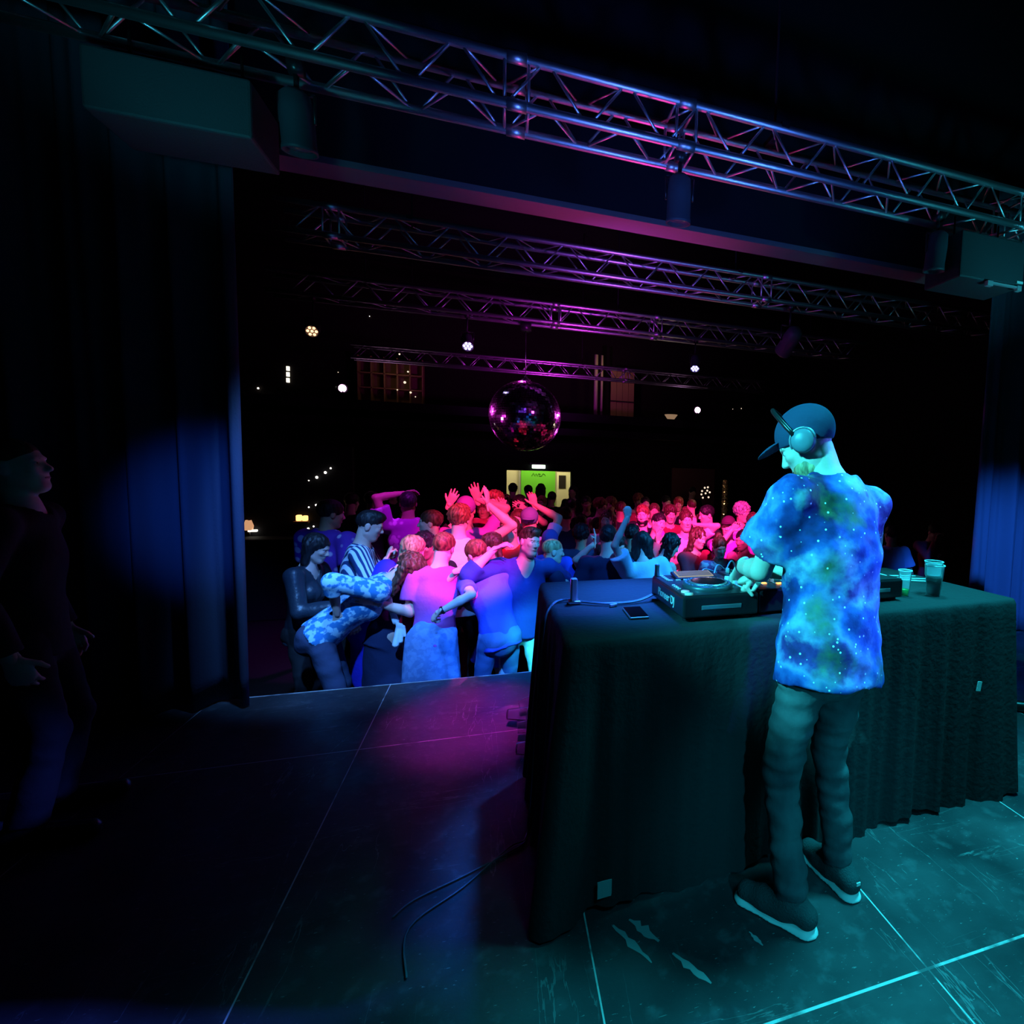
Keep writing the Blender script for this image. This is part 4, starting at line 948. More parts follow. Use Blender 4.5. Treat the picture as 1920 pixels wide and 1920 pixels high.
g3.box((0, -.165, .107), (.09, .005, .003)); g3.box((.01, -.165, .115), (.012, .024, .016), bev=.003)
for i in range(4): g.box((-.10 + i * .065, -.035, .108), (.02, .010, .006), bev=.002)
g.build('light_knobs', M_KNOBW, e); g2.build('dark_knobs', M_PLASTIC, e); g3.build('faders', M_KNOBW, e)
h = MB()
for i, (x_, y_) in enumerate(((-.085, -.10), (-.02, -.12), (-.125, -.035))): h.box((x_, y_, .109), (.026, .016, .005), bev=.002)
h.build('lit_buttons', M_AMB, e)
for sx_ in (-1, 1):
    for sy_ in (-1, 1): MB().lathe([(.02, 0), (.02, .014), (0, .014)], (sx_ * .13, sy_ * .16, 0), 14).build('foot', M_PLASTIC, e)
for k in range(3):
    a = 1.32 + k * .02
    pts = [(.90 + k * .05, 2.29, TZ + .05), (.93 + k * .08, 2.36 + .02 * k, TZ + .10 + .015 * k), (1.05 + .05 * k, 2.40, TZ + .06), (1.2 + .06 * k, 2.36, TZ + .012), (1.45, 2.50 - .03 * k, TZ + .01), (1.80, 2.52 - .05 * k, TZ + .01), (2.02, 2.46 - .05 * k, TZ + .01), (2.24, 2.40 - .08 * k, TZ + .01)]
    tag(MB().tube(smooth_path(pts, 6), .0042, 6).build('signal_cable', mat('cable_pale', (.45, .5, .52), .35)), 'pale signal cable looping behind the mixer towards the right edge, %s' % ('rear one', 'middle one', 'front one')[k], 'cable', 'cables from the dj gear')

# cups
M_CLEAR = mat('clear_plastic', (.93, .97, 1.0), .12, trans=.93, ior=1.04, spec=.8)
def cup(x, y, z, r0, r1, h, label, liquid=None, lh=0.0, group=None, name='plastic_cup', rot=None, extra_rim=True):
    e = empty(name, (x, y, z), label, 'cup', group)
    if rot: e.rotation_euler = rot
    MB().lathe([(0, .002), (r0, .002), (r1, h), (r1 + .003, h + .001), (r1 + .003, h - .004), (r1 + .0, h - .005), (r0 + .0005, 0), (0, 0)], n=36).build('wall', M_CLEAR, e)
    MB().tube([((r1 + .001) * math.cos(2 * PI * k / 36), (r1 + .001) * math.sin(2 * PI * k / 36), h) for k in range(37)], .0022, 6).build('rim', mat('rim_white', (.75, .85, .88), .3), e)
    if liquid:
        r2 = r0 + (r1 - r0) * lh / h
        MB().lathe([(0, .004), (r0 - .001, .004), (r2 - .001, lh), (0, lh)], n=32).build('drink', liquid, e)
    return e
cup(1.846, 2.045, TZ, .022, .030, .125, 'clear plastic cup with a little green drink on the table', mat('green_drink', (.02, .45, .08), .2, trans=.3), .034)
cup(2.00, 2.02, TZ, .030, .044, .150, 'clear plastic cup half full of dark cola, outer cup of the stack', mat('cola', (.006, .004, .004), .1), .088)
cup(1.994, 2.022, TZ + .100, .037, .041, .068, 'empty clear plastic cup nested inside the cola cup')
for i, (x_, y_, a, b_) in enumerate(((.05, 3.26, 1.5, 1.2), (.12, 3.37, 1.5, 1.75), (.10, 3.07, 1.5, 1.5), (.09, 2.84, 1.5, 1.25))):
    cup(x_, y_, S + .045, .03, .043, .13, 'crushed empty clear cup lying on the stage floor, %s' % ('farthest left', 'nearest the crowd', 'largest, in the middle', 'nearest the dj table leg')[i], None, 0, 'clear cups on the stage floor', 'fallen_cup', (PI / 2 - .08, 0, b_))

# ------------------------------------------------------------------ the dj
m = mat('galaxy_print', (.1, .2, .6), .8, bump=.4, bscale=22, spec=.25); nt, bs = nodes(m)
a_ = texnoise(nt, 4.2, 9, w=1.3); b_ = texnoise(nt, 6.5, 9, w=4.1); c_ = texnoise(nt, 3.0, 8, w=8.2)
col = ramp(nt, a_, ((.34, (.01, .01, .05)), (.43, (.02, .05, .26)), (.49, (.05, .14, .50)), (.55, (.22, .32, .62)), (.61, (.09, .05, .26)), (.68, (.015, .015, .07))))
col = mixc(nt, ramp(nt, c_, ((.54, (0, 0, 0)), (.62, (.8, .8, .8)))), col, (.12, .26, .07))
col = mixc(nt, ramp(nt, b_, ((.57, (0, 0, 0)), (.70, (.8, .8, .8)))), col, (.45, .62, .75))
tc = nt.nodes.new('ShaderNodeTexCoord'); vo = nt.nodes.new('ShaderNodeTexVoronoi'); vo.inputs['Scale'].default_value = 48
nt.links.new(tc.outputs['Object'], vo.inputs['Vector'])
st = ramp(nt, vo.outputs['Distance'], ((.13, (1, 1, 1)), (.20, (0, 0, 0))))
pk = nt.nodes.new('ShaderNodeSeparateColor'); nt.links.new(vo.outputs['Color'], pk.inputs[0])
st = math_(nt, 'MULTIPLY', st, math_(nt, 'GREATER_THAN', pk.outputs[0], .55))
col = mixc(nt, 1.0, col, (.86, .82, .84), 'MULTIPLY')
nt.links.new(mixc(nt, st, col, (.9, .95, 1.0)), bs.inputs['Base Color']); GALAXY = m
m = mat('black_denim', (.06, .075, .085), .8, bump=.5, bscale=18, spec=.25); nt, bs = nodes(m)
nt.links.new(ramp(nt, texnoise(nt, 7, 6, (1, 1, .6)), ((.35, (.035, .045, .055)), (.7, (.12, .14, .15)))), bs.inputs['Base Color'])
dj = person('person in a blue galaxy print t-shirt, cap and headphones bending over the dj decks', H=1.82, face=-12, lean=7, side=5, build=.95, look=(-38, 30, 0),
            arms=(dict(w=(.945, 1.975, 1.80), hint=(.30, -.1, -1), hd=(-.25, .6, -.55), pn=(-.1, -.5, -1)), dict(w=(1.02, 1.90, 1.79), hint=(.7, -.2, -1), hd=(-.85, .25, -.4), pn=(-.1, -.2, -1))),
            hands=('grip', 'grip'), hair='fade', hairc='black', sk='fair', top=('tee', GALAXY), bottom=('slim', m), lod=0, root=(1.085, 1.54, 0), zbase=S,
            feet=((-.078, -.012, -24), (.075, .010, 4)), beard='blond', cap=('cap', fabric('capblue', (.03, .05, .11))), group=None, loose=.028, hemd=.062)
E0 = dj['e']; base = dj['base']
for sg in (-1, 1):
    HJ, K, A, fd = dj['LG'][sg]; sd_ = np.cross(fd, V3((0, 0, 1)))
    A0 = V3((A[0], A[1], S)); heel = A0 - fd * .055; toe = A0 + fd * .20
    up_ = [cone(heel + V3((0, 0, .055)), A0 + V3((0, 0, .075)) + fd * .0, .040, .045, .03), cone(A0 + V3((0, 0, .085)), A0 + fd * .09 + V3((0, 0, .05)), .043, .040, .03), cone(A0 + fd * .03 + V3((0, 0, .045)), toe + V3((0, 0, .035)) - fd * .03, .045, .036, .03), cut((0, 0, S + .022), (0, 0, -1)), cut(A0 + V3((0, 0, .12)), unit(V3((0, 0, 1)) - fd * .15))]
    mesh_from('shoe', [(*sdf_mesh(up_, .005), 0)], E0, [mat('sneaker_knit', (.03, .05, .055), .85, bump=.5, bscale=180)], base)
    so_ = [cone(heel, A0 + fd * .06, .043, .040, .01, (V3((0, 0, 1)), .75)), cone(A0 + fd * .06, toe - fd * .03, .042, .047, .02, (V3((0, 0, 1)), .62)), cut((0, 0, S + .004), (0, 0, -1)), cut((0, 0, S + .034), (0, 0, 1))]
    mesh_from('shoe_sole', [(*sdf_mesh(so_, .004), 0)], E0, [mat('sneaker_sole', (.75, .78, .75), .6)], base)
    if sg == 1: MB().box(tuple(heel - base + V3((0, 0, .075)) - fd * .04), (.018, .004, .012), rz=-math.atan2(fd[0], fd[1])).build('heel_tab', M_WHITE, E0)
# wristbands
for sg in (-1, 1):
    S0, E_, Wr, d2, n_, hz = dj['J'][sg]; ax = unit(Wr - E_); p = Wr - ax * .02; M = Vector(ax).to_track_quat('Z', 'Y').to_matrix().to_4x4()
    MB().lathe([(.030, -.006), (.033, 0), (.030, .006)], tuple(p - base), 20, M).build('wristband', M_PLASTIC if sg < 0 else mat('band_pale', (.5, .6, .7), .5), E0)
hp = dj['hp']
M = Matrix((dj['HR'][0], dj['HR'][1], dj['HR'][2]))
r_m = MB(); r_m.tube([hp(.010 * math.cos(t) + .016, .088 + .010 * math.sin(t) * .7, -.066) - base for t in [2 * PI * k / 12 for k in range(13)]], .0018, 6); r_m.build('lip_ring', M_CHROME, E0)
e = empty('headphones', tuple(float(x) for x in hp(0, 0, 0)), 'over-ear dj headphones worn over the cap', 'headphones')
hb = V3(hp(0, 0, 0)); s_ = dj['s']
for sx_ in (-1, 1):
    c = hp(sx_ * .092, -.004, .006) - hb
    MR = Matrix.Identity(3); hr_ = Vector(dj['HR'][:, 0]) * sx_; Mq = hr_.to_track_quat('Z', 'Y').to_matrix().to_4x4()
    MB().lathe([(.030, -.016), (.040, -.014), (.044, -.004), (.040, .004)], tuple(c), 32, Mq).build('ear_cushion', mat('cushion', (.03, .03, .035), .7), e)
    MB().lathe([(.041, .0), (.042, .012), (.036, .022), (.020, .027), (0, .028)], tuple(c), 32, Mq).build('ear_cup', mat('earcup_grey', (.16, .2, .25), .38), e)
    a = [c + V3(hr_) * .012 + (dj['HR'][:, 1] * math.cos(t) + dj['HR'][:, 2] * math.sin(t)) * .045 for t in [PI * (k / 14 * 1.15 - .05) for k in range(15)]]
    MB().tube(a, .0035, 6).build('yoke', mat('yoke_silver', (.45, .5, .6), .3, .8), e)
g = MB(); pts = [hp(.106 * math.cos(t), .012 + .028 * math.sin(t), .035 + .135 * math.sin(t)) - hb for t in [PI * k / 20 for k in range(21)]]
g.tube(pts, .0085, 8); g.build('headband', M_PLASTIC, e)


# ------------------------------------------------------------------ the crowd
P_ = person
STR = fabric_pattern('navy_stripes', 'stripe', (.02, .05, .16), (.62, .72, .85))
FLO = fabric_pattern('blue_floral', 'flower', (.04, .22, .50), (.40, .68, .85))
SPT = fabric_pattern('violet_spots', 'spots', (.12, .03, .35), (.5, .4, .65))
SPM = fabric_pattern('magenta_spots', 'spots', (.35, .05, .4), (.65, .45, .7))
PFL = fabric_pattern('pink_floral', 'flower', (.5, .15, .4), (.85, .6, .75))
DEN = fabric_pattern('light_denim', 'flower', (.13, .24, .50), (.17, .30, .58))

# front row, left to right
A = P_('person bent forward in a floral blouse and loose jeans, face hidden by dark curls', hip=(603, 1188), Y=4.52, face=84, lean=50, look=(10, 30, 0), fem=True, hair='wavy', hairc='brown', sk='fair', top=('rolled', FLO), bottom=('trousers', 'darkjeans'), lod=1,
   arms=(dict(px=(668, 1168), dy=.1, hint=(.2, -.6, -1)), dict(px=(632, 1150), dy=-.16, hint=(.3, -1, -.3))), hands=('fist', 'fist'), hemd=.02, build=1.1, feet=((-.09, .02), (.09, .04)), loose=.012)
P_('person in a black leather jacket with pale neckline, at far left of the crowd', (603, 1003), Y=4.95, face=105, lean=6, look=(-5, 18, 0), fem=True, hair='bob', hairc='black', sk='fair', top=('jacket', mat('leather_black', (.02, .03, .045), .35, bump=.4, bscale=30)), bottom=('trousers', 'black'), vneck=True, lod=1, arms=('bent', 'bent'))
P_('tall person in a dark violet shirt with pale spots, left end of the crowd', (626, 938), Y=5.7, face=30, look=(30, 10, 0), sk='tan', hairc='black', top=('tee', SPT), bottom=('trousers', 'black'), lod=2, arms=('bent', 'relaxed'), build=1.12, loose=.02)
P_('person in blue and white striped shirt, in profile, hand raised to the chin', (703, 960), Y=5.15, face=80, lean=5, look=(5, 16, 0), sk='fair', hairc='black', hair='fade', top=('rolled', STR), bottom=('trousers', 'black'), lod=1, beard=None, loose=.012,
   arms=(dict(px=(729, 1046), dy=.02, hint=(.2, .3, -1)), dict(px=(724, 1050), dy=-.12, hint=(.5, -.3, -1))), hands=('fist', 'fist'))
P_('person seen from behind in a magenta spotted shirt, forearm raised behind the head', (765, 922), Y=6.6, face=-10, look=(0, -5, 0), sk='tan', hairc='black', top=('tee', SPM), bottom=('trousers', 'maroon'), lod=2, build=1.05, loose=.015,
   arms=(dict(px=(756, 925), dy=.05, hint=(1, -.4, .4)), 'relaxed'))
P_('smiling person with dark curls and a black t-shirt, looking down', (790, 1001), Y=5.05, face=190, lean=8, look=(5, 14, 6), sk='tan', hair='fluffy', hairc='black', top=('tee', 'black'), bottom=('trousers', 'black'), lod=1, arms=('bent', dict(px=(772, 1085), dy=-.15, hint=(.5, 0, -1))))
G = P_('person with long straight blond hair in a dark dress, royal blue wrap over one shoulder', hip=(712, 1185), Y=4.72, face=42, lean=20, side=6, look=(10, 12, 0), fem=True, hair='long', hairc='blond', sk='fair', top=('dress', 'navy'), bottom=(None, 'navy'), lod=1,
   arms=(dict(px=(700, 1120), dy=.2, hint=(.5, .2, -1)), dict(px=(858, 1070), dy=-.33, hint=(.2, -.3, -1), hd=(.1, .6, .3))), hands=('relax', 'grip'), feet=((-.08, 0), (.08, .05)))
Hh = P_('person in a pink t-shirt seen from behind with a denim jacket tied round the waist', (838, 1000), Y=4.6, face=10, lean=9, side=2, look=(8, 12, 4), sk='fair', hairc='auburn', hair='short', top=('tee', fabric('hot_pink_tee', (.42, .09, .46))), bottom=('trousers', 'jeans'), lod=1, build=1.0, loose=.006, hemd=.03,
   arms=(dict(px=(706, 1130), dy=-.05, hint=(.3, -.4, -1)), dict(px=(915, 1085), dy=.18, hint=(.5, 0, -1))), hands=('open', 'relax'))
I_ = P_('person in a royal blue shirt and jeans hugging the one with the tied jacket', (882, 1015), Y=4.62, face=-22, lean=14, side=-7, look=(-14, 20, -8), fem=True, sk='fair', hairc='auburn', hair='short', top=('tee', fabric('blue_purple_tee', (.10, .12, .72))), bottom=('trousers', 'jeans'), lod=1, build=1.15,
   arms=(dict(px=(822, 1148), dy=-.28, hint=(.6, -.9, -.5), hd=(.1, .3, -.2)), 'bent'), hands=('grip', 'relax'))
Jn = P_('person in an open-necked navy shirt and white trousers, sunglasses pushed up, arm raised', (997, 990), Y=4.62, face=172, lean=4, side=-3, look=(-26, 0, -8), sk='fair', hairc='brown', hair='fade', top=('rolled', fabric('navy_shirt', (.035, .06, .30))), bottom=('trousers', 'white'), lod=1, vneck=True, glasses='head', loose=.016, hemd=.055, build=1.05,
   arms=(dict(px=(1062, 1110), dy=-.05, hint=(.6, -.3, -.6)), dict(px=(926, 1030), dy=-.22, hint=(1, .1, -.9), hd=(-.7, 0, .35), pn=(0, 0, -1))), hands=('relax', 'relax'))
# second row
P_('person with a raised bare arm and spread fingers, in profile, red-lit', (806, 957), Y=5.65, face=272, look=(-5, 0, 0), sk='fair', hairc='brown', top=('tee', 'black'), bottom=('trousers', 'black'), lod=1,
   arms=(dict(px=(800, 1060), dy=-.1, hint=(.3, 0, -1)), dict(px=(842, 947), dy=.05, hint=(.6, .1, -1), hd=(-.2, -.45, 1), pn=(1, 0, 0))), hands=('relax', 'open'))
P_('person in a white tank top seen from behind with one arm high', (862, 947), Y=5.25, face=8, lean=3, look=(8, 0, 0), sk='fair', hairc='auburn', hair='fluffy', top=('tank', 'white'), bottom=('trousers', 'black'), lod=1, build=1.05,
   arms=(dict(px=(835, 1040), dy=.05, hint=(.5, 0, -1)), dict(px=(915, 948), dy=-.05, hint=(1, .2, -.9), hd=(-.08, 0, 1), pn=(-1, .2, 0))), hands=('relax', 'open'))
P_('person with purple-tinted short hair raising a bent arm behind the tank top', (874, 932), Y=5.8, face=5, sk='mid', hair='short', hairc='grey', top=('tee', 'purple'), bottom=('trousers', 'black'), lod=2,
   arms=('relaxed', dict(px=(895, 938), dy=-.02, hint=(1.2, 0, -.6), hd=(-.25, 0, 1), pn=(0, -1, 0))), hands=('relax', 'open'), cap=('beanie', fabric('purple_knit', (.28, .10, .45))))
P_('person with a white headband facing left between the two huggers and the navy shirt', (912, 1001), Y=5.05, face=235, look=(20, 20, 10), fem=True, sk='fair', hairc='brown', hair='bob', top=('tee', 'white'), bottom=('skirt', 'royal'), lod=1, arms=('bent', 'chest'))
P_('person in a red shirt and dark sunglasses facing left', (953, 969), Y=5.4, face=215, look=(12, 2, 4), sk='fair', hairc='brown', hair='short', top=('rolled', 'red'), bottom=('trousers', 'black'), lod=1, glasses=True,
   arms=('bent', dict(px=(915, 1042), dy=-.12, hint=(.6, 0, -1))))
P_('person clapping hands in front of a laughing face, red-lit', (928, 921), Y=6.35, face=195, sk='fair', hairc='auburn', hair='fluffy', top=('tee', 'maroon'), bottom=('trousers', 'black'), lod=2, arms=(dict(px=(945, 962), dy=-.25, hint=(.6, 0, -1), hd=(-.2, .1, 1)), dict(px=(936, 964), dy=-.25, hint=(.6, 0, -1), hd=(-.2, .1, 1))), hands=('open', 'open'))
P_('person in round sunglasses holding both hands beside the face', (975, 928), Y=6.7, face=170, sk='fair', hairc='black', top=('tee', 'black'), bottom=('trousers', 'black'), lod=2, glasses=True, arms=(dict(px=(985, 955), dy=-.15, hint=(1, 0, -1)), 'face'))
P_('person with a laughing face just under the one with round sunglasses', (972, 955), Y=6.0, face=200, sk='fair', hairc='brown', top=('tee', 'red'), bottom=('trousers', 'black'), lod=2)
P_('person in a grey-violet baseball cap and lilac shirt seen from behind, arm raised', (993, 953), Y=5.6, face=8, sk='mid', hairc='brown', top=('tee', 'lilac'), bottom=('trousers', 'black'), lod=1, cap=('back', fabric('violet_cap', (.16, .12, .30))), arms=('relaxed', dict(px=(1003, 948), dy=.15, hint=(1.1, .2, -.3), hd=(-.3, 0, 1))), hands=('relax', 'relax'))
P_('person in a blue knitted beanie just behind the shaven-headed one', (1032, 994), Y=5.4, face=20, sk='mid', hairc='black', top=('tee', 'royal'), bottom=('trousers', 'black'), lod=2, cap=('beanie', fabric('blue_knit', (.10, .12, .55))))
P_('shaven-headed person in profile looking right, lit light blue', (1040, 1011), Y=4.8, face=75, look=(8, 6, 0), sk='fair', hair='buzz', hairc='blond', top=('tee', 'navy'), bottom=('trousers', 'black'), lod=1, arms=('bent', 'bent'))
P_('person with thick dark curls seen from behind in a navy top', (1090, 985), Y=5.75, face=10, sk='tan', hair='curly', hairc='black', top=('long', 'navy'), bottom=('trousers', 'black'), lod=1)
P_('person holding up two fingers, bare forearm raised, dark clothes', (1128, 1018), Y=5.1, face=8, sk='fair', hair='short', hairc='black', top=('tee', 'black'), bottom=('trousers', 'black'), lod=1, arms=(dict(px=(1115, 1020), dy=-.12, hint=(1, -.2, -1), hd=(0, .05, 1), pn=(1, 0, 0)), 'relaxed'), hands=('peace', 'relax'))
P_('person with neat black hair and a pale nape seen from behind', (1142, 985), Y=4.75, face=14, look=(8, 10, 0), sk='fair', hair='short', hairc='black', top=('tee', 'navy'), bottom=('trousers', 'black'), lod=1)
P_('person leaning down with bowed dark head beside the raised light blue arm', (1170, 1008), Y=5.5, face=50, lean=22, look=(10, 30, 0), sk='fair', hair='short', hairc='black', top=('tee', 'black'), bottom=('trousers', 'black'), lod=1, beard='brown')
P_('person in a pale blue shirt reaching one bare arm straight up', (1205, 998), Y=4.7, face=-8, lean=8, side=-9, look=(30, 18, 0), fem=True, sk='fair', hair='bob', hairc='black', top=('tee', fabric('sky_shirt', (.45, .68, .85))), bottom=('trousers', 'black'), lod=1, loose=.018,
   arms=(dict(px=(1176, 972), dy=-.05, hint=(.6, -.1, .1), hd=(0, 0, 1)), 'relaxed'), hands=('fist', 'relax'))
P_('person with wavy dark hair and bare shoulders looking down in profile', (1268, 1003), Y=4.98, face=75, lean=8, look=(5, 26, 0), fem=True, sk='fair', hair='wavy', hairc='black', top=('tank', 'black'), bottom=('trousers', 'black'), lod=1, arms=('bent', 'bent'))
P_('bearded person in a bright purple t-shirt facing the stage', (1204, 947), Y=6.2, face=195, look=(5, 2, 3), sk='fair', hair='short', hairc='auburn', beard='black', top=('tee', 'purple'), bottom=('trousers', 'black'), lod=1)
P_('person with dark swept hair and a long face, head tilted, hand raised to the chest', (1240, 963), Y=5.9, face=165, look=(0, 0, -16), sk='fair', hair='short', hairc='black', top=('long', 'grey'), bottom=('trousers', 'black'), lod=1, arms=('relaxed', dict(px=(1234, 1018), dy=-.2, hint=(.7, 0, -1), hd=(0, 0, 1))), hands=('relax', 'open'))
P_('smiling person in a pale boat-neck top touching one ear', (1287, 957), Y=5.85, face=185, look=(0, 2, 0), fem=True, sk='fair', hair='bun', hairc='brown', top=('tee', 'cream'), bottom=('trousers', 'black'), lod=1, arms=(dict(px=(1303, 985), dy=-.06, hint=(1, 0, -1), hd=(-.3, 0, 1)), 'chest'))
P_('person in a black t-shirt in profile looking left, right of the ear-toucher', (1322, 948), Y=6.4, face=262, look=(0, 10, 0), sk='fair', hair='short', hairc='black', top=('tee', 'black'), bottom=('trousers', 'black'), lod=1)
P_('person in a dark starred cap with a bare arm raised across the face', (1366, 969), Y=5.7, face=215, sk='fair', hair='short', hairc='black', cap=('cap', fabric('maroon_cap', (.08, .015, .06))), top=('tee', 'purple'), bottom=('trousers', 'black'), lod=1, arms=('bent', dict(px=(1371, 995), dy=-.22, hint=(.8, .1, -1), hd=(-.5, 0, .6))))
P_('person with lilac curly hair and lilac shirt at the right end of the crowd', (1393, 944), Y=6.3, face=160, sk='mid', hair='curly', hairc='grey', top=('tee', 'lilac'), bottom=('trousers', 'black'), lod=2)
P_('person with dark hair and round pink cheeks looking left near the mixer', (1392, 994), Y=5.2, face=240, look=(0, 8, 0), fem=True, sk='fair', hair='short', hairc='black', top=('tee', 'pink'), bottom=('trousers', 'black'), lod=1)
P_('person in a white and pink floral top just above the player', (1350, 1008), Y=5.0, face=175, look=(10, 15, 5), fem=True, sk='fair', hair='bun', hairc='brown', top=('tee', PFL), bottom=('trousers', 'black'), lod=1)
P_('person in a maroon knitted top between the ear-toucher and the floral top', (1312, 990), Y=5.3, face=160, look=(-10, 10, 0), fem=True, sk='fair', hair='wavy', hairc='brown', top=('long', 'maroon'), bottom=('trousers', 'black'), lod=2, arms=('bent', 'chest'))
P_('person seen from behind in a light blue shirt, just right of the dj', (1672, 985), Y=5.3, face=10, sk='mid', hair='short', hairc='black', top=('tee', fabric('periwinkle', (.40, .55, .95))), bottom=('trousers', 'black'), lod=1, loose=.012)
P_('dim person with a bowed head holding a hand to the chest, above the cola cup', (1757, 985), Y=5.6, face=190, look=(0, 25, 0), sk='mid', hair='short', hairc='black', top=('long', 'maroon'), bottom=('trousers', 'black'), lod=2, arms=('chest', 'face'))
# rear rows: smaller and mostly heads
REAR = [
 (1211, 932, 196, 'short', 'black', 'maroon', 'laughing person directly behind the bearded one', 0), (1198, 928, 170, 'curly', 'auburn', 'pink', 'person with pale curls behind the bearded one', 1),
 (1250, 930, 165, 'short', 'black', 'black', 'person with a moustache looking down behind the tilted head', 0), (1273, 933, 205, 'fluffy', 'auburn', 'grey', 'person with side-swept auburn hair behind the ear-toucher', 0),
 (1297, 936, 12, 'buzz', 'brown', 'black', 'person with cropped hair seen from behind, upper right of the ear-toucher', 0), (1228, 944, 180, 'short', 'brown', 'white', 'person squeezed between the bearded one and the tilted head', 0),
 (1258, 948, 180, 'fluffy', 'brown', 'maroon', 'person with a dark fringe between tilted head and ear-toucher', 0), (1099, 931, 185, 'short', 'black', 'black', 'person in a black top facing the stage right of the doorway', 0),
 (1128, 936, 150, 'curly', 'auburn', 'pink', 'person with a large curly head facing left of two curly heads', 1), (1144, 934, 200, 'curly', 'auburn', 'purple', 'person with a large curly head, right one of the two curly heads', 1),
 (1140, 957, 200, 'wavy', 'auburn', 'pink', 'short person in bright pink below the two curly heads', 1), (1164, 941, 10, 'short', 'brown', 'black', 'person with a dark flat haircut seen from behind by the raised blue fist', 0),
 (1068, 935, 8, 'short', 'black', 'black', 'dark silhouetted person right of the doorway seen from behind', 0), (1074, 911, 190, 'long', 'black', 'black', 'long-haired dark person at the right door frame', 1),
 (1062, 950, 0, 'short', 'black', 'navy', 'person seen from behind in navy below the doorway', 0), (1016, 930, 200, 'short', 'auburn', 'black', 'red-faced person looking left below the doorway', 0),
 (962, 907, 5, 'fluffy', 'black', 'black', 'silhouetted person in front of the cream left part of the doorway', 0), (989, 910, 0, 'short', 'black', 'black', 'silhouetted person in front of the left half of the green board', 0),
 (1015, 907, 10, 'long', 'black', 'black', 'long-haired silhouetted person in front of the green board', 1), (1036, 922, 10, 'short', 'black', 'black', 'silhouetted person at the right edge of the green board', 0),
 (948, 928, 185, 'fluffy', 'auburn', 'maroon', 'person with messy auburn hair left of the doorway', 0), (1003, 946, 190, 'short', 'auburn', 'black', 'person with a red-lit face left below the doorway', 0),
 (1300, 914, 170, 'short', 'black', 'black', 'dim person standing by the fairy lights', 0), (1412, 962, 200, 'short', 'brown', 'purple', 'dim violet-lit person beside the lilac curly hair', 0),
 (1087, 966, 350, 'short', 'black', 'black', 'dark-haired person seen from behind above the thick dark curls', 0), (1120, 970, 15, 'short', 'black', 'black', 'dark person seen from behind below the curly heads', 0),
 (1320, 962, 120, 'wavy', 'brown', 'maroon', 'person with brown wavy hair half hidden by the black t-shirt profile', 1), (1186, 985, 20, 'fluffy', 'black', 'black', 'person with round black hair under the raised blue arm', 0),
 (662, 925, 20, 'short', 'black', 'black', 'dim person in black behind the violet spotted shirt', 0), (700, 922, 40, 'short', 'black', 'black', 'dim person in black behind the striped shirt', 0), (738, 914, 170, 'short', 'black', 'black', 'dim person left of the raised forearm in magenta', 0),
 (905, 940, 180, 'short', 'auburn', 'red', 'red-lit person partly hidden by the two high bare arms', 0)
]
def free_depth(px_, py_):
    best = None
    for k in range(90):
        Y_ = 5.6 + k * .07; q = at(px_, py_, Y_); h_ = q.z - FZ
        if not 1.60 <= h_ <= 1.86 or (px_ < 760 and Y_ > 8.3): continue
        d = min([math.hypot(q.x - a, q.y - b) for a, b in PLACED] + [.42])
        sc_ = d - .05 * abs(h_ - 1.74)
        if best is None or sc_ > best[0] + 1e-6: best = (sc_, Y_)
    return best[1] if best else 11.6
for i, (x_, y_, fc, hr_, hc_, tp_, lb_, fm) in enumerate(REAR):
    P_(lb_, (x_, y_), Y=free_depth(x_, y_), face=fc, look=(((i * 53) % 30) - 15, ((i * 29) % 16) - 2, ((i * 17) % 12) - 6), fem=bool(fm), sk=('fair', 'mid', 'fair', 'tan')[i % 4], hair=hr_, hairc=hc_, top=('tee', tp_), bottom=('trousers', 'black'),
       lod=2 if 1190 < x_ < 1330 or y_ > 925 else 3, arms=('relaxed', 'bent') if i % 2 else ('bent', 'relaxed'))

# clothes details on the front row
b_ = Hh['base']; Pw = Hh['Pw']; r_, f_, u_ = Hh['R0']
z_ = V3((0, 0, 1)); low = Pw - z_ * .40
tj = [cone(Pw + z_ * .02, Pw - z_ * .03, .168, .170, .03, (f_, .76)), cone(Pw - f_ * .05 - r_ * .03, low - f_ * .10 - r_ * .02, .150, .185, .04, (f_, .5), 'b'), cone(Pw + r_ * .10 - f_ * .06, low + r_ * .17 - f_ * .10 + z_ * .08, .07, .05, .03), cone(Pw - r_ * .13 - f_ * .03, low - r_ * .19 - f_ * .04 - z_ * .02, .065, .045, .03)]
mesh_from('tied_jacket', [(*sdf_mesh(tj, .010, [(.010, 16, 13, 9, 1.0), (.004, 40, 40, 30, .4)]), 0)], Hh['e'], [DEN], b_)
b_ = G['base']; Pw = G['Pw']; r_, f_, u_ = G['R0']; T_ = G['T']
sl = G['J'][-1][0]
wr = [cone(sl - T_[1] * .03, Pw - r_ * .10 - f_ * .06, .075, .12, .05), cone(Pw - r_ * .10 - f_ * .06, Pw - r_ * .20 - f_ * .02 - z_ * .42, .13, .09, .05, (f_, .6)), cone(sl, Pw + T_[2] * .30 - T_[1] * .06, .07, .06, .04)]
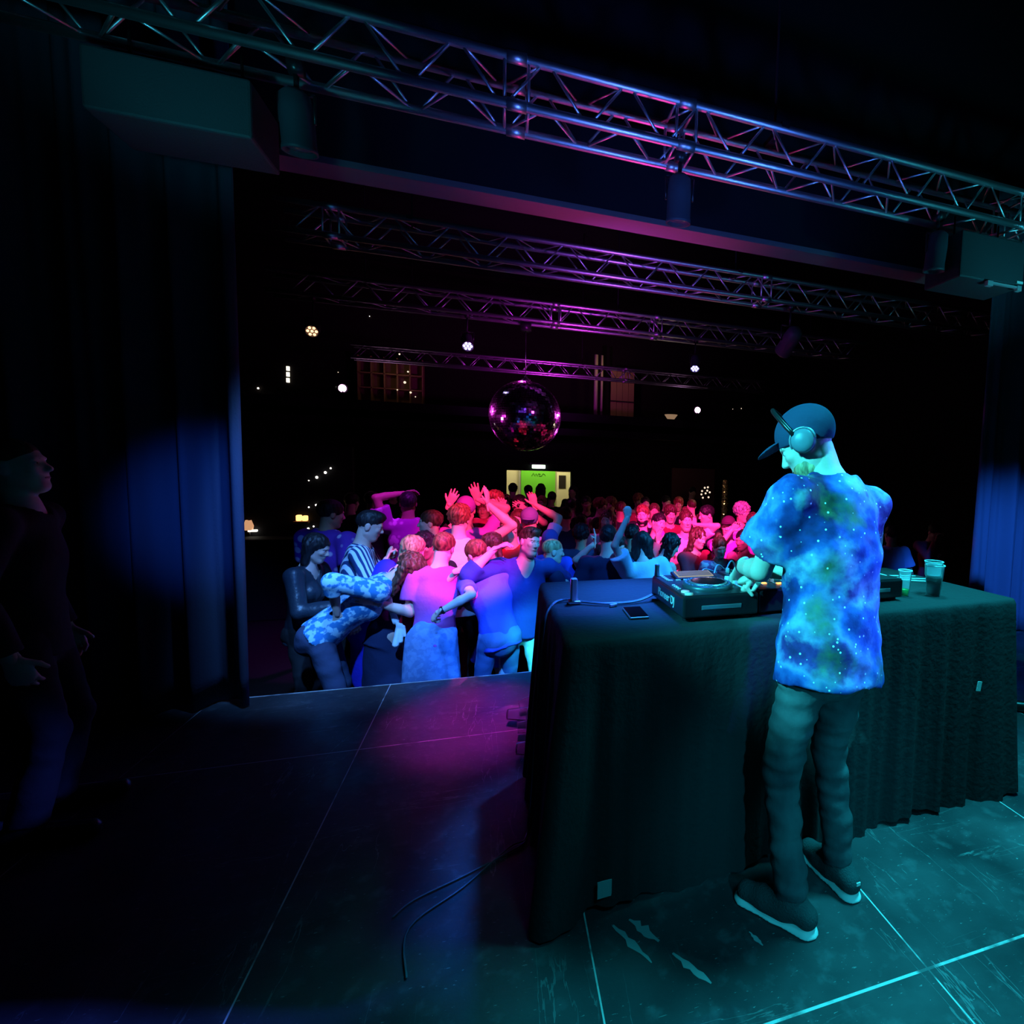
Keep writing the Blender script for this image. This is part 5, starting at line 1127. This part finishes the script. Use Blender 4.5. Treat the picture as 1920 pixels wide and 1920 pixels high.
mesh_from('blue_wrap', [(*sdf_mesh(wr, .010, [(.010, 14, 18, 8, 2.0), (.004, 45, 40, 20, .4)]), 0)], G['e'], [fabric('royal_satin', (.03, .03, .62))], b_)
g = MB(); q0 = V3(at(723, 1090, float(b_[1]) - .22)); q1 = V3(at(733, 1140, float(b_[1]) - .22)); q2 = V3(at(742, 1165, float(b_[1]) - .22))
mesh_from('white_strap', [(*sdf_mesh([cone(q0, q1, .022, .022, .01, (V3((0, 1, 0)), .35)), cone(q1, q2, .022, .026, .01, (V3((0, 1, 0)), .35))], .006), 0)], G['e'], [fabric('white_cotton', (.7, .8, .85))], b_)
q3 = [V3(at(x, y, float(b_[1]) - .22)) for x, y in ((747, 1172), (742, 1208), (752, 1172), (752, 1202), (757, 1175), (760, 1192))]
mesh_from('hanging_gloves', [(*sdf_mesh([cone(q3[0], q3[1], .016, .026, .01), cone(q3[2], q3[3], .014, .016, .01), cone(q3[4], q3[5], .012, .010, .01), cone(q2, q3[0], .012, .014, .01)], .006), 0)], G['e'], [fabric('white_cotton', (.7, .8, .85))], b_)
for pr, sg in ((Hh, -1), (I_, -1)):
    S0, E_, Wr, d2, n_, hz = pr['J'][sg]; ax = unit(Wr - E_); M = Vector(ax).to_track_quat('Z', 'Y').to_matrix().to_4x4()
    MB().lathe([(.026, -.01), (.031, -.008), (.031, .008), (.026, .01)], tuple(Wr - ax * .03 - pr['base']), 18, M).build('wristwatch' if pr is I_ else 'wristband', M_PLASTIC if pr is I_ else mat('band_pale', (.5, .6, .7), .5), pr['e'])
# people at the frame edges on the stage
P_('dim person cut off by the left edge, face in profile pointing right', (12, 822), Y=2.8, face=78, look=(6, -10, 0), sk='fair', hair='buzz', hairc='brown', top=('long', 'black'), bottom=('trousers', 'black'), lod=1, zbase=S, group=None, arms=('down', 'down'))
P_('person in jeans cut off by the right edge beside the table', (2030, 800), Y=2.3, face=300, sk='fair', hair='bob', hairc='blond', top=('tee', 'grey'), bottom=('trousers', 'jeans'), lod=1, zbase=S, group=None, arms=('down', 'down'))
